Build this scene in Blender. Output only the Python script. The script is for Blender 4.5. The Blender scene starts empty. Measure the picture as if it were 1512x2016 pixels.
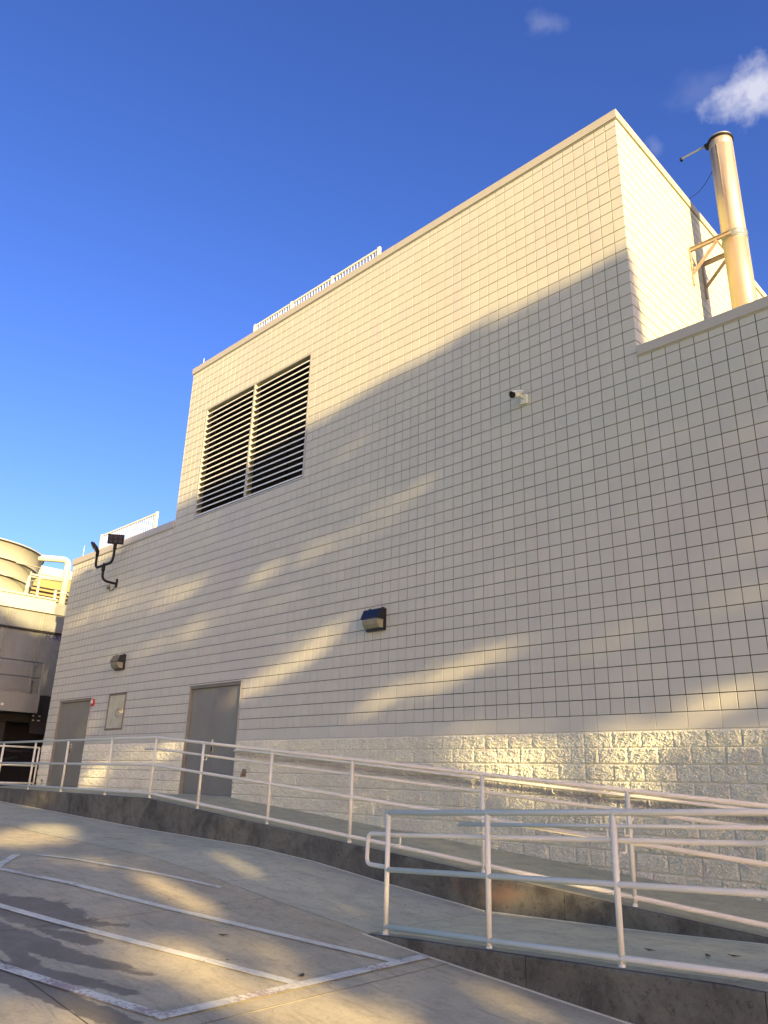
import bpy, bmesh, math, random
import numpy as np
from mathutils import Vector, Matrix, noise
R = math.radians
random.seed(11)
SC = bpy.context.scene
COL = SC.collection
U = 0.2032                      # block module, metres

# ------------------------------------------------------------------ camera
def make_camera():
    yaw, pitch, roll = -0.784148492, 0.340657762, 0.0309083671
    f = Vector((math.sin(yaw)*math.cos(pitch), math.cos(yaw)*math.cos(pitch), math.sin(pitch)))
    r0 = Vector((math.cos(yaw), -math.sin(yaw), 0)); u0 = r0.cross(f)
    right = math.cos(roll)*r0 + math.sin(roll)*u0
    up = -math.sin(roll)*r0 + math.cos(roll)*u0
    cd = bpy.data.cameras.new('camera'); cam = bpy.data.objects.new('camera', cd)
    COL.objects.link(cam)
    m = Matrix((right, up, -f)).transposed().to_4x4()
    m.translation = Vector((6.4797109, -9.35871319, -0.916097))
    cam.matrix_world = m
    cd.sensor_fit = 'VERTICAL'; cd.sensor_height = 36
    cd.lens = 1501.43/2016*36
    cd.clip_start = 0.1; cd.clip_end = 1500
    SC.camera = cam
make_camera()

# ------------------------------------------------------------------ light
AL, EL = R(19.0), R(15.0)       # sun comes from +x, turned 19 deg towards -y
SUN = Vector((math.cos(AL)*math.cos(EL), -math.sin(AL)*math.cos(EL), math.sin(EL)))
def make_world():
    w = bpy.data.worlds.new('World'); SC.world = w; w.use_nodes = True
    nt = w.node_tree; N = nt.nodes; L = nt.links
    for n in list(N): N.remove(n)
    out = N.new('ShaderNodeOutputWorld'); bg = N.new('ShaderNodeBackground')
    sky = N.new('ShaderNodeTexSky'); sky.sky_type = 'NISHITA'; sky.sun_disc = False
    sky.sun_elevation = EL; sky.sun_rotation = math.atan2(SUN.x, SUN.y)
    sky.altitude = 200; sky.air_density = 1.0; sky.dust_density = 1.5; sky.ozone_density = 4.0
    bg.inputs['Strength'].default_value = 0.078
    tc = N.new('ShaderNodeTexCoord')
    def vmath(op, a, b=None):
        n = N.new('ShaderNodeVectorMath'); n.operation = op
        for i, s in enumerate((a, b)):
            if s is None: continue
            if isinstance(s, bpy.types.NodeSocket): L.new(s, n.inputs[i])
            else: n.inputs[i].default_value = s
        return n
    def math_(op, a, b=None, clamp=False):
        n = N.new('ShaderNodeMath'); n.operation = op; n.use_clamp = clamp
        for i, s in enumerate((a, b)):
            if s is None: continue
            if isinstance(s, bpy.types.NodeSocket): L.new(s, n.inputs[i])
            else: n.inputs[i].default_value = s
        return n.outputs[0]
    total = None
    # small fair-weather clouds: direction, half width, half height, density, threshold
    for (cx, cy, cz), hw, hh, dens, sc in (((-0.160, 0.697, 0.700), 0.056, 0.035, 1.0, 30.0),
                                           ((-0.315, 0.538, 0.782), 0.028, 0.018, 0.16, 34.0),
                                           ((-0.266, 0.681, 0.683), 0.012, 0.018, 0.14, 40.0),
                                           ((-0.205, 0.672, 0.711), 0.045, 0.026, 0.10, 34.0)):
        c = Vector((cx, cy, cz)).normalized(); a = Vector((-cy, cx, 0)).normalized() * -1
        b = a.cross(c).normalized()
        da = vmath('DOT_PRODUCT', tc.outputs['Generated'], a).outputs['Value']
        db = vmath('DOT_PRODUCT', tc.outputs['Generated'], b).outputs['Value']
        front = vmath('DOT_PRODUCT', tc.outputs['Generated'], c).outputs['Value']
        nz = N.new('ShaderNodeTexNoise'); nz.inputs['Scale'].default_value = sc
        nz.inputs['Detail'].default_value = 10; nz.inputs['Roughness'].default_value = 0.58
        nz.inputs['Distortion'].default_value = 0.0
        L.new(tc.outputs['Generated'], nz.inputs['Vector'])
        r2 = math_('ADD', math_('POWER', math_('DIVIDE', da, hw), 2.0), math_('POWER', math_('DIVIDE', db, hh), 2.0))
        e = math_('SUBTRACT', 1.0, math_('SQRT', r2))
        e = math_('ADD', math_('MULTIPLY', e, 1.5), math_('MULTIPLY', math_('SUBTRACT', nz.outputs['Fac'], 0.54), 3.0))
        e = math_('MULTIPLY', e, 0.8, clamp=True)
        e = math_('MULTIPLY', e, math_('GREATER_THAN', front, 0.8))
        e = math_('MULTIPLY', math_('POWER', e, 1.3), dens)
        total = e if total is None else math_('MAXIMUM', total, e)
    sat = N.new('ShaderNodeHueSaturation'); sat.inputs['Saturation'].default_value = 1.12
    L.new(sky.outputs['Color'], sat.inputs['Color'])
    gm = N.new('ShaderNodeGamma'); gm.inputs['Gamma'].default_value = 1.18
    L.new(sat.outputs['Color'], gm.inputs['Color'])
    tint = vmath('MULTIPLY', gm.outputs['Color'], (1.14, 0.745, 0.93))      # deep polarised blue of the picture's sky
    mix = N.new('ShaderNodeMixRGB'); mix.inputs['Color2'].default_value = (2.5, 2.55, 3.1, 1)
    L.new(total, mix.inputs['Fac']); L.new(tint.outputs[0], mix.inputs['Color1'])
    L.new(mix.outputs['Color'], bg.inputs['Color']); L.new(bg.outputs[0], out.inputs['Surface'])
make_world()
sd = bpy.data.lights.new('sun', 'SUN'); so = bpy.data.objects.new('sun', sd); COL.objects.link(so)
sd.energy = 3.7; sd.angle = R(0.53); sd.color = (1.0, 0.655, 0.385)
so.rotation_euler = SUN.to_track_quat('Z', 'Y').to_euler()
SC.view_settings.view_transform = 'Standard'; SC.view_settings.look = 'None'
SC.view_settings.gamma = 1.0; SC.view_settings.use_curve_mapping = False
SC.view_settings.exposure = 1.85

# ------------------------------------------------------------------ helpers
class MB:
    """collects simple shapes and links them as one mesh object"""
    def __init__(s): s.v = []; s.f = []; s.sm = []
    def add(s, vs, fs, smooth=False):
        o = len(s.v); s.v += [tuple(p) for p in vs]
        s.f += [tuple(i+o for i in q) for q in fs]; s.sm += [smooth]*len(fs); return s
    def box(s, a, b, bev=0.0):
        (x0,y0,z0),(x1,y1,z1) = a, b
        x0,x1 = sorted((x0,x1)); y0,y1 = sorted((y0,y1)); z0,z1 = sorted((z0,z1))
        if bev <= 0:
            vs = [(x,y,z) for z in (z0,z1) for y in (y0,y1) for x in (x0,x1)]
            return s.add(vs, [(0,2,3,1),(4,5,7,6),(0,1,5,4),(2,6,7,3),(0,4,6,2),(1,3,7,5)])
        bm = bmesh.new(); bmesh.ops.create_cube(bm, size=1)
        for v in bm.verts:
            v.co = Vector(((x0+x1)/2+v.co.x*(x1-x0), (y0+y1)/2+v.co.y*(y1-y0), (z0+z1)/2+v.co.z*(z1-z0)))
        bmesh.ops.bevel(bm, geom=bm.edges[:], offset=bev, segments=2, affect='EDGES', profile=0.7)
        s.bm(bm); return s
    def bm(s, bm, smooth=False, M=None):
        bm.verts.ensure_lookup_table()
        vs = [(M @ v.co if M else v.co) for v in bm.verts]
        s.add(vs, [[v.index for v in f.verts] for f in bm.faces], smooth); bm.free(); return s
    def tube(s, pts, r, n=12, caps=True, rs=None):
        pts = [Vector(p) for p in pts]
        o = len(s.v); up = None
        for i, p in enumerate(pts):
            if i == 0: t = pts[1]-p
            elif i == len(pts)-1: t = p-pts[i-1]
            else: t = (pts[i+1]-p).normalized() + (p-pts[i-1]).normalized()
            t.normalize()
            if up is None:
                up = Vector((0,0,1)) if abs(t.z) < .95 else Vector((0,1,0))
            a = t.cross(up).normalized(); b = a.cross(t).normalized(); up = b
            k = 1.0
            if 0 < i < len(pts)-1:
                c = (pts[i+1]-p).normalized().dot(t); k = 1/max(c, .6)
            rr = rs[i] if rs else r
            for j in range(n):
                an = 2*math.pi*j/n
                s.v.append(tuple(p + a*math.cos(an)*rr*k + b*math.sin(an)*rr))
        for i in range(len(pts)-1):
            for j in range(n):
                a0 = o+i*n+j; a1 = o+i*n+(j+1) % n
                s.f.append((a0, a0+n, a1+n, a1)); s.sm.append(True)
        if caps:
            s.f.append(tuple(o+j for j in range(n))); s.sm.append(False)
            e = o+(len(pts)-1)*n
            s.f.append(tuple(e+j for j in reversed(range(n)))); s.sm.append(False)
        return s
    def lathe(s, prof, c, n=40, a0=0, a1=2*math.pi, smooth=True):
        o = len(s.v); full = abs(a1-a0-2*math.pi) < 1e-6; m = n if full else n+1
        for (r, z) in prof:
            for j in range(m):
                a = a0+(a1-a0)*j/n
                s.v.append((c[0]+r*math.cos(a), c[1]+r*math.sin(a), c[2]+z))
        for i in range(len(prof)-1):
            for j in range(n):
                p = o+i*m+j; q = o+i*m+(j+1) % m
                s.f.append((p, q, q+m, p+m)); s.sm.append(smooth)
        return s
    def build(s, name, mat=None, parent=None, loc=None):
        me = bpy.data.meshes.new(name); me.from_pydata(s.v, [], s.f)
        me.polygons.foreach_set('use_smooth', s.sm); me.update()
        o = bpy.data.objects.new(name, me); COL.objects.link(o)
        if mat: me.materials.append(mat)
        if parent: o.parent = parent
        if loc: o.location = loc
        return o
def empty(name, loc=(0,0,0)):
    o = bpy.data.objects.new(name, None); COL.objects.link(o); o.location = loc; o.empty_display_size = .1; return o
def tag(o, label=None, cat=None, group=None, kind=None):
    for k, v in (('label',label),('category',cat),('group',group),('kind',kind)):
        if v: o[k] = v
    return o
def arc(c, r, a0, a1, ax, ay, n=6):
    c, ax, ay = Vector(c), Vector(ax), Vector(ay)
    return [c + ax*r*math.cos(a0+(a1-a0)*i/n) + ay*r*math.sin(a0+(a1-a0)*i/n) for i in range(n+1)]
def fillet(pts, r, n=5):
    pts = [Vector(p) for p in pts]; out = [pts[0]]
    for i in range(1, len(pts)-1):
        p = pts[i]; a = (pts[i-1]-p); b = (pts[i+1]-p); rr = min(r, a.length*.45, b.length*.45)
        a = p+a.normalized()*rr; b = p+b.normalized()*rr
        for k in range(n+1):
            t = k/n; out.append(a*(1-t)**2 + p*2*t*(1-t) + b*t*t)
    out.append(pts[-1]); return out
def lerp(xs, ys, x): return float(np.interp(x, xs, ys))

# ------------------------------------------------------------------ materials
def paint_tone(c): return (c[0]*.92, c[1]*1.052, c[2]*.77)     # every paint and stone of the place leans to cream
def mat(name, col, rough=.6, metal=0, bump=None, var=None, spec=None, obj_var=0.0, grime=None, tone_attr=False):
    """bump: list of (scale, strength, distance); var: list of (scale, amount); grime: (scale xyz, colour, lo, hi)"""
    m = bpy.data.materials.new(name); m.use_nodes = True
    nt = m.node_tree; N = nt.nodes; L = nt.links; b = N['Principled BSDF']
    b.inputs['Roughness'].default_value = rough; b.inputs['Metallic'].default_value = metal
    if spec is not None: b.inputs['Specular IOR Level'].default_value = spec
    geo = N.new('ShaderNodeNewGeometry'); pos = geo.outputs['Position']
    col = paint_tone(col)
    rgb = N.new('ShaderNodeRGB'); rgb.outputs[0].default_value = (*col, 1); c = rgb.outputs[0]
    for sc, amt in (var or []):
        nz = N.new('ShaderNodeTexNoise'); nz.inputs['Scale'].default_value = sc
        nz.inputs['Detail'].default_value = 6; nz.inputs['Roughness'].default_value = .62
        L.new(pos, nz.inputs['Vector'])
        mr = N.new('ShaderNodeMapRange'); mr.inputs['From Min'].default_value = .25; mr.inputs['From Max'].default_value = .75
        mr.inputs['To Min'].default_value = 1-amt; mr.inputs['To Max'].default_value = 1+amt
        L.new(nz.outputs['Fac'], mr.inputs['Value'])
        v = N.new('ShaderNodeVectorMath'); v.operation = 'SCALE'; L.new(c, v.inputs[0]); L.new(mr.outputs[0], v.inputs['Scale'])
        c = v.outputs[0]
    if tone_attr:
        at_ = N.new('ShaderNodeAttribute'); at_.attribute_name = 'tone'
        v = N.new('ShaderNodeVectorMath'); v.operation = 'SCALE'; L.new(c, v.inputs[0]); L.new(at_.outputs['Fac'], v.inputs['Scale']); c = v.outputs[0]
    if obj_var:
        oi = N.new('ShaderNodeObjectInfo')
        mr = N.new('ShaderNodeMapRange'); mr.inputs['To Min'].default_value = 1-obj_var; mr.inputs['To Max'].default_value = 1+obj_var
        L.new(oi.outputs['Random'], mr.inputs['Value'])
        v = N.new('ShaderNodeVectorMath'); v.operation = 'SCALE'; L.new(c, v.inputs[0]); L.new(mr.outputs[0], v.inputs['Scale'])
        c = v.outputs[0]
    for (sc3, gc, lo, hi, mx) in (grime or []):
        mp = N.new('ShaderNodeMapping'); mp.inputs['Scale'].default_value = sc3; L.new(pos, mp.inputs['Vector'])
        nz = N.new('ShaderNodeTexNoise'); nz.inputs['Scale'].default_value = 1; nz.inputs['Detail'].default_value = 8
        nz.inputs['Roughness'].default_value = .6; L.new(mp.outputs[0], nz.inputs['Vector'])
        mr = N.new('ShaderNodeMapRange'); mr.inputs['From Min'].default_value = lo; mr.inputs['From Max'].default_value = hi
        mr.inputs['To Max'].default_value = mx
        L.new(nz.outputs['Fac'], mr.inputs['Value'])
        mx_ = N.new('ShaderNodeMixRGB'); L.new(mr.outputs[0], mx_.inputs['Fac']); L.new(c, mx_.inputs['Color1'])
        mx_.inputs['Color2'].default_value = (*gc, 1); c = mx_.outputs['Color']
    L.new(c, b.inputs['Base Color'])
    prev = None
    for sc, st, dist in (bump or []):
        nz = N.new('ShaderNodeTexNoise'); nz.inputs['Scale'].default_value = sc
        nz.inputs['Detail'].default_value = 8; nz.inputs['Roughness'].default_value = .65
        L.new(pos, nz.inputs['Vector'])
        bp = N.new('ShaderNodeBump'); bp.inputs['Strength'].default_value = st; bp.inputs['Distance'].default_value = dist
        L.new(nz.outputs['Fac'], bp.inputs['Height'])
        if prev: L.new(prev, bp.inputs['Normal'])
        prev = bp.outputs[0]
    if prev: L.new(prev, b.inputs['Normal'])
    m['col'] = c.path_from_id() if False else ''
    return m

M = {}
M['tile'] = mat('painted_scored_block', (.585,.552,.475), .62, bump=[(60,.10,.004),(420,.22,.0012)], var=[(.5,.035),(9,.02),(160,.03)], obj_var=.018,
                grime=[((.35,.35,.12),(.505,.475,.405),.5,.8,.4),((5,5,.22),(.47,.44,.365),.54,.76,.35)])
M['tile_many'] = mat('painted_scored_block_far', (.585,.552,.475), .62, bump=[(60,.10,.004),(420,.22,.0012)], var=[(.5,.035),(5,.02),(160,.03)], tone_attr=True,
                grime=[((.35,.35,.12),(.505,.475,.405),.5,.8,.4),((5,5,.22),(.47,.44,.365),.54,.76,.35)])
M['joint'] = mat('dark_mortar', (.05,.044,.037), .9, bump=[(200,.3,.002)])
M['trim'] = mat('painted_smooth_block', (.60,.565,.49), .6, bump=[(300,.2,.0012)], var=[(1.2,.04),(60,.02)], obj_var=.02)
M['split'] = mat('painted_split_face', (.84,.79,.72), .95, bump=[(30,.8,.016),(75,1.0,.012),(190,.7,.005)], var=[(1.1,.05),(40,.06)], obj_var=.03, spec=.12,
                 grime=[((3,3,3),(.50,.46,.38),.52,.8,.5)])
def rail_shadow_band(m):  # paints the handrail's shadow into the block colour as a dark band
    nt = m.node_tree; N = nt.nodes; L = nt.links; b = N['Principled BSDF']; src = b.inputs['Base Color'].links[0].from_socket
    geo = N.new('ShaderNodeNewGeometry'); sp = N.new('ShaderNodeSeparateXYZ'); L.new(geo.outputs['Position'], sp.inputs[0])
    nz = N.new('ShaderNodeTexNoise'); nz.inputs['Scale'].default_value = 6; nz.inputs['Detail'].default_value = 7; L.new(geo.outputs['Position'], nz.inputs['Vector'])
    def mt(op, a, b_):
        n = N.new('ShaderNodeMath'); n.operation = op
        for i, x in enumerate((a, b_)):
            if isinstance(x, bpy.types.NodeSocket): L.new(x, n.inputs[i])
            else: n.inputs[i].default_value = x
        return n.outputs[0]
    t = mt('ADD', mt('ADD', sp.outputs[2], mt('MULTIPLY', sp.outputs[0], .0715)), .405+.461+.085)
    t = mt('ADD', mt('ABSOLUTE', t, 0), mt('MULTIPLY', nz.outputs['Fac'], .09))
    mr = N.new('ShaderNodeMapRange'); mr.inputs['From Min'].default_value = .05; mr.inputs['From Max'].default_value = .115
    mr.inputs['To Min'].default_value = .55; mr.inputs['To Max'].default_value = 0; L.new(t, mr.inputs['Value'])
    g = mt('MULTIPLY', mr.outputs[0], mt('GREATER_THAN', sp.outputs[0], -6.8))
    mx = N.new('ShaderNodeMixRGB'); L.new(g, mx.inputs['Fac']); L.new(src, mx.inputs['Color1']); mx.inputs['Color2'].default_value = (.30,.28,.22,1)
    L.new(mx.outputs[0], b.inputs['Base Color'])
rail_shadow_band(M['split'])
M['splitjoint'] = mat('painted_mortar', (.68,.62,.56), .85, bump=[(120,.4,.003)])
M['cap'] = mat('parapet_metal', (.50,.45,.375), .45, .0, bump=[(3,.05,.01)], var=[(2,.04)], obj_var=.02)
M['door'] = mat('painted_steel_door', (.25,.235,.20), .48, 0, bump=[(2.5,.12,.01),(90,.04,.001)], var=[(2,.08)], grime=[((1.2,1.2,.5),(.19,.17,.135),.5,.75,.5)], spec=.35)
M['frame'] = mat('steel_frame', (.50,.46,.39), .38, .1, var=[(6,.08)])
M['doorframe'] = mat('painted_steel_frame', (.22,.20,.175), .4, 0, var=[(6,.08)])
M['steel'] = mat('brushed_stainless', (.62,.60,.54), .34, .5, bump=[(1.3,.5,.05)], var=[(4,.14),(30,.05)], grime=[((4,4,2),(.2,.15,.10),.52,.8,.6)])
M['rust'] = mat('rusted_frame', (.28,.20,.15), .7, .2, bump=[(80,.4,.002)], var=[(15,.3)])
M['rail'] = mat('cream_rail_paint', (.76,.71,.64), .5, 0, spec=.3, bump=[(40,.06,.002)], var=[(3,.03),(50,.02)], grime=[((9,9,9),(.38,.30,.21),.66,.82,.5)])
M['white'] = mat('white_paint', (.78,.75,.68), .4, 0, bump=[(50,.05,.001)], var=[(5,.03)])
M['black'] = mat('black_housing', (.014,.013,.012), .6, 0, bump=[(60,.1,.002)], spec=.3)
M['bronze'] = mat('dark_bronze', (.010,.012,.02), .38, 0, bump=[(60,.05,.002)])
M['lens'] = mat('prismatic_lens', (.26,.24,.17), .22, 0, bump=[(110,.8,.006)], var=[(6,.2)], spec=.8)
M['red'] = mat('red_alarm', (.55,.02,.015), .35)
M['chrome'] = mat('chrome', (.75,.73,.68), .15, 1)
M['blade'] = mat('louver_blade', (.82,.80,.76), .4, 0, var=[(3,.05)], bump=[(40,.05,.001)])
M['filler'] = mat('dirty_joint_filler', (.11,.10,.085), .95, var=[(20,.3)])
M['bladeback'] = mat('shade_dark_blade_back', (.05,.045,.04), .7)  # near-black colour stands in for the deep shade between the blades
M['dark'] = mat('dark_void', (.012,.011,.010), .9)
M['darksteel'] = mat('dark_steel', (.035,.034,.032), .55, .3, var=[(3,.2)])
M['bracket'] = mat('rusty_bracket', (.42,.31,.24), .6, .1, var=[(20,.15)], grime=[((12,12,12),(.22,.10,.05),.55,.7,.7)])
M['stack'] = mat('stainless_stack', (.52,.42,.33), .46, .45, bump=[(1.6,.10,.02),(60,.05,.001)], var=[(2,.08)],
                 grime=[((9,9,.35),(.16,.11,.09),.50,.70,.75),((3,3,.5),(.60,.33,.13),.46,.72,.6)])
M['galv'] = mat('galvanised_sheet', (.33,.34,.33), .42, .4, bump=[(.9,.35,.05),(50,.1,.001)], var=[(1.5,.12),(18,.06)],
                grime=[((2.2,2.2,.5),(.22,.21,.18),.5,.8,.6)])
M['fan'] = mat('weathered_fibreglass', (.56,.53,.47), .5, 0, var=[(1.5,.06)], bump=[(30,.1,.002)], grime=[((2,2,.4),(.44,.40,.33),.55,.8,.4)])
M['pipe'] = mat('white_pipe', (.62,.59,.52), .4, 0, var=[(2,.03)])
M['yellow'] = mat('yellow_block', (.34,.26,.10), .7, 0, var=[(1,.05)])
M['blueletter'] = mat('blue_lettering', (.02,.03,.22), .5)
M['cable'] = mat('cable', (.03,.03,.03), .6)
M['bark'] = mat('tree_bark', (.09,.065,.045), .9, bump=[(12,.8,.03)])
M['leaf'] = mat('tree_leaf', (.055,.085,.025), .6, obj_var=.1)
M['dryleaf'] = mat('dry_leaf', (.06,.04,.025), .8)

# ---- concrete with stains that have a shape of their own
def concrete(name, col, dark, blots=(), rust=(), speck=True, streak=False, rough=.82, hi=None):
    m = bpy.data.materials.new(name); m.use_nodes = True
    nt = m.node_tree; N = nt.nodes; L = nt.links; b = N['Principled BSDF']
    col, dark = paint_tone(col), paint_tone(dark); hi = paint_tone(hi) if hi else None
    geo = N.new('ShaderNodeNewGeometry'); pos = geo.outputs['Position']
    def noise_(sc, det=8, rg=.6, vec=pos, dist=0):
        n = N.new('ShaderNodeTexNoise'); n.inputs['Scale'].default_value = sc; n.inputs['Detail'].default_value = det
        n.inputs['Roughness'].default_value = rg; n.inputs['Distortion'].default_value = dist; L.new(vec, n.inputs['Vector']); return n.outputs['Fac']
    def rng(v, a, b_, c, d):
        n = N.new('ShaderNodeMapRange'); n.interpolation_type = 'SMOOTHSTEP'
        for k, x in zip(('From Min','From Max','To Min','To Max'), (a,b_,c,d)): n.inputs[k].default_value = x
        L.new(v, n.inputs['Value']); return n.outputs[0]
    def mth(op, a, b_=None, clamp=False):
        n = N.new('ShaderNodeMath'); n.operation = op; n.use_clamp = clamp
        for i, x in enumerate((a, b_)):
            if x is None: continue
            if isinstance(x, bpy.types.NodeSocket): L.new(x, n.inputs[i])
            else: n.inputs[i].default_value = x
        return n.outputs[0]
    def mixc(f, c1, c2):
        n = N.new('ShaderNodeMixRGB')
        for s, x in zip(('Fac','Color1','Color2'), (f, c1, c2)):
            if isinstance(x, bpy.types.NodeSocket): L.new(x, n.inputs[s])
            else: n.inputs[s].default_value = (*x, 1) if s != 'Fac' else x
        return n.outputs['Color']
    big = noise_(.55, 8, .62); mid = noise_(3.2, 8, .65); fine = noise_(38, 6, .7)
    c = mixc(rng(big, .35, .68, 0, .7), col, dark)
    if hi: c = mixc(rng(noise_(.8, 7, .6, dist=1.2), .54, .74, 0, .55), c, hi)
    c = mixc(rng(mid, .42, .66, 0, .6), c, tuple(x*.72 for x in col))
    c = mixc(rng(fine, .5, .72, 0, .4), c, tuple(min(1,x*1.3) for x in col))
    c = mixc(rng(noise_(17, 8, .7), .5, .68, 0, .35), c, tuple(x*.6 for x in dark))
    mp = N.new('ShaderNodeMapping'); mp.inputs['Rotation'].default_value = (0,0,R(25)); mp.inputs['Scale'].default_value = (1.2,9,3)
    L.new(pos, mp.inputs['Vector'])
    c = mixc(rng(noise_(1, 9, .7, mp.outputs[0], 1.5), .50, .66, 0, .4), c, tuple(x*.55 for x in dark))   # tyre and sweep marks
    if speck:
        vo = N.new('ShaderNodeTexVoronoi'); vo.inputs['Scale'].default_value = 26; L.new(pos, vo.inputs['Vector'])
        c = mixc(rng(vo.outputs['Distance'], .03, .09, .55, 0), c, tuple(min(1,x*1.7) for x in col))
        vo2 = N.new('ShaderNodeTexVoronoi'); vo2.inputs['Scale'].default_value = 3.1; L.new(pos, vo2.inputs['Vector'])
        c = mixc(mth('MULTIPLY', rng(vo2.outputs['Distance'], .035, .07, .8, 0), rng(mid, .5, .56, 0, 1)), c, tuple(x*.25 for x in dark))
    if streak:
        mp = N.new('ShaderNodeMapping'); mp.inputs['Scale'].default_value = (2.2,2.2,1.6); L.new(pos, mp.inputs['Vector'])
        c = mixc(rng(noise_(1, 9, .65, mp.outputs[0]), .46, .64, 0, .8), c, tuple(x*.5 for x in dark))
        c = mixc(rng(noise_(1.3, 9, .7, dist=1.5), .5, .62, 0, .5), c, tuple(x*1.3 for x in col))
        c = mixc(rng(noise_(22, 9, .75),   .53, .64, 0, .75), c, tuple(x*.5 for x in dark))
        c = mixc(rng(noise_(60, 6, .75), .56, .68, 0, .55), c, tuple(x*1.6 for x in col))
        mp = N.new('ShaderNodeMapping'); mp.inputs['Scale'].default_value = (16,16,1.1); L.new(pos, mp.inputs['Vector'])
        c = mixc(rng(noise_(1, 6, .6, mp.outputs[0]), .62, .75, 0, .35), c, tuple(x*1.35 for x in col))
    if speck:      # hairline cracks and patches of exposed grit
        nzv = N.new('ShaderNodeTexNoise'); nzv.inputs['Scale'].default_value = 2.2; nzv.inputs['Detail'].default_value = 6; L.new(pos, nzv.inputs['Vector'])
        av = N.new('ShaderNodeVectorMath'); av.operation = 'ADD'; L.new(pos, av.inputs[0]); L.new(nzv.outputs['Color'], av.inputs[1])
        vc = N.new('ShaderNodeTexVoronoi'); vc.feature = 'DISTANCE_TO_EDGE'; vc.inputs['Scale'].default_value = .42; L.new(av.outputs[0], vc.inputs['Vector'])
        crk = mth('MULTIPLY', rng(vc.outputs['Distance'], .002, .006, .30, 0), rng(noise_(.7, 3), .48, .56, 0, 1))
        c = mixc(crk, c, tuple(x*.35 for x in dark))
        c = mixc(rng(noise_(130, 4, .8), .52, .70, 0, .5), c, tuple(x*.5 for x in dark))
        c = mixc(rng(noise_(95, 4, .8), .58, .72, 0, .45), c, tuple(min(1,x*1.5) for x in col))
        c = mixc(rng(noise_(9, 9, .75, dist=.8), .54, .68, 0, .4), c, tuple(x*.62 for x in dark))
    sep = N.new('ShaderNodeSeparateXYZ'); L.new(pos, sep.inputs[0])
    def blot_mask(lst, zuse=False, feather=.22):
        tot = None
        for (cx, cy, a, bb, ang, w) in lst:
            dx = mth('SUBTRACT', sep.outputs[0], cx); dy = mth('SUBTRACT', sep.outputs[2 if zuse else 1], cy)
            ca, sa = math.cos(ang), math.sin(ang)
            p = mth('ADD', mth('MULTIPLY', dx, ca/a), mth('MULTIPLY', dy, sa/a))
            q = mth('ADD', mth('MULTIPLY', dx, -sa/bb), mth('MULTIPLY', dy, ca/bb))
            e = mth('SUBTRACT', 1.0, mth('SQRT', mth('ADD', mth('MULTIPLY', p, p), mth('MULTIPLY', q, q))))
            e = mth('MULTIPLY', e, w)
            tot = e if tot is None else mth('MAXIMUM', tot, e)
        n1 = noise_(4.5, 9, .68, dist=.6)
        return mth('ADD', tot, mth('MULTIPLY', mth('SUBTRACT', n1, .5), 2.2)), n1
    wet = None
    if blots:
        mk, _ = blot_mask(blots)
        wet = rng(mk, .02, .30, 0, 1)
        c = mixc(mth('MULTIPLY', wet, .82), c, tuple(x*.38 for x in dark))
    if rust:
        mk, _ = blot_mask(rust, streak)
        c = mixc(rng(mk, .0, 1.0, 0, .55), c, (.27,.16,.07))
    L.new(c, b.inputs['Base Color'])
    rr = rng(mid, .3, .7, rough-.12, min(1, rough+.08))
    if wet is not None: rr = mth('SUBTRACT', rr, mth('MULTIPLY', wet, .22))
    L.new(rr, b.inputs['Roughness'])
    b1 = N.new('ShaderNodeBump'); b1.inputs['Strength'].default_value = .35; b1.inputs['Distance'].default_value = .004
    L.new(noise_(70, 8, .7), b1.inputs['Height'])
    b2 = N.new('ShaderNodeBump'); b2.inputs['Strength'].default_value = .25; b2.inputs['Distance'].default_value = .02
    L.new(noise_(5, 8, .6), b2.inputs['Height']); L.new(b1.outputs[0], b2.inputs['Normal'])
    L.new(b2.outputs[0], b.inputs['Normal'])
    return m
WET = [(-1.3,-5.98,.85,.40,.25,1.6),(-.55,-6.35,.9,.16,.2,1.5),(.55,-6.45,.7,.10,.42,1.4),(-.35,-6.0,.42,.13,.35,1.4),(.15,-6.22,.75,.13,.45,1.5),(-.1,-6.55,.9,.10,-.12,1.2),
       (.45,-6.75,1.1,.13,.22,1.6),(1.15,-6.6,.55,.12,.3,1.6),(-.7,-5.72,.4,.10,.9,.9)]
M['paving'] = concrete('lot_concrete', (.60,.515,.375), (.43,.37,.27), blots=WET, rust=[(-4.6,-3.2,.5,.12,.2,.9)], hi=(.68,.56,.39))
M['apron'] = concrete('apron_concrete', (.62,.575,.445), (.47,.44,.34), rust=[(-5.6,-3.0,.5,.10,.3,1.0),(-4.4,-2.6,.4,.08,.3,.8)], hi=(.68,.62,.47))
M['rampfloor'] = concrete('ramp_concrete', (.56,.515,.385), (.46,.42,.31))
M['ramptwo'] = concrete('lower_ramp_concrete', (.72,.625,.45), (.61,.53,.385))
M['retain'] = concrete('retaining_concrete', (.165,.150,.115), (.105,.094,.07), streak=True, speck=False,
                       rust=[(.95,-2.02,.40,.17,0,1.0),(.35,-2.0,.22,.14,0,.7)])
M['curbtop'] = concrete('trowelled_kerb_top', (.45,.42,.36), (.36,.335,.28), speck=False)
M['seal'] = mat('joint_sealant', (.66,.62,.52), .7, bump=[(60,.4,.003)], var=[(9,.12)])
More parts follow.
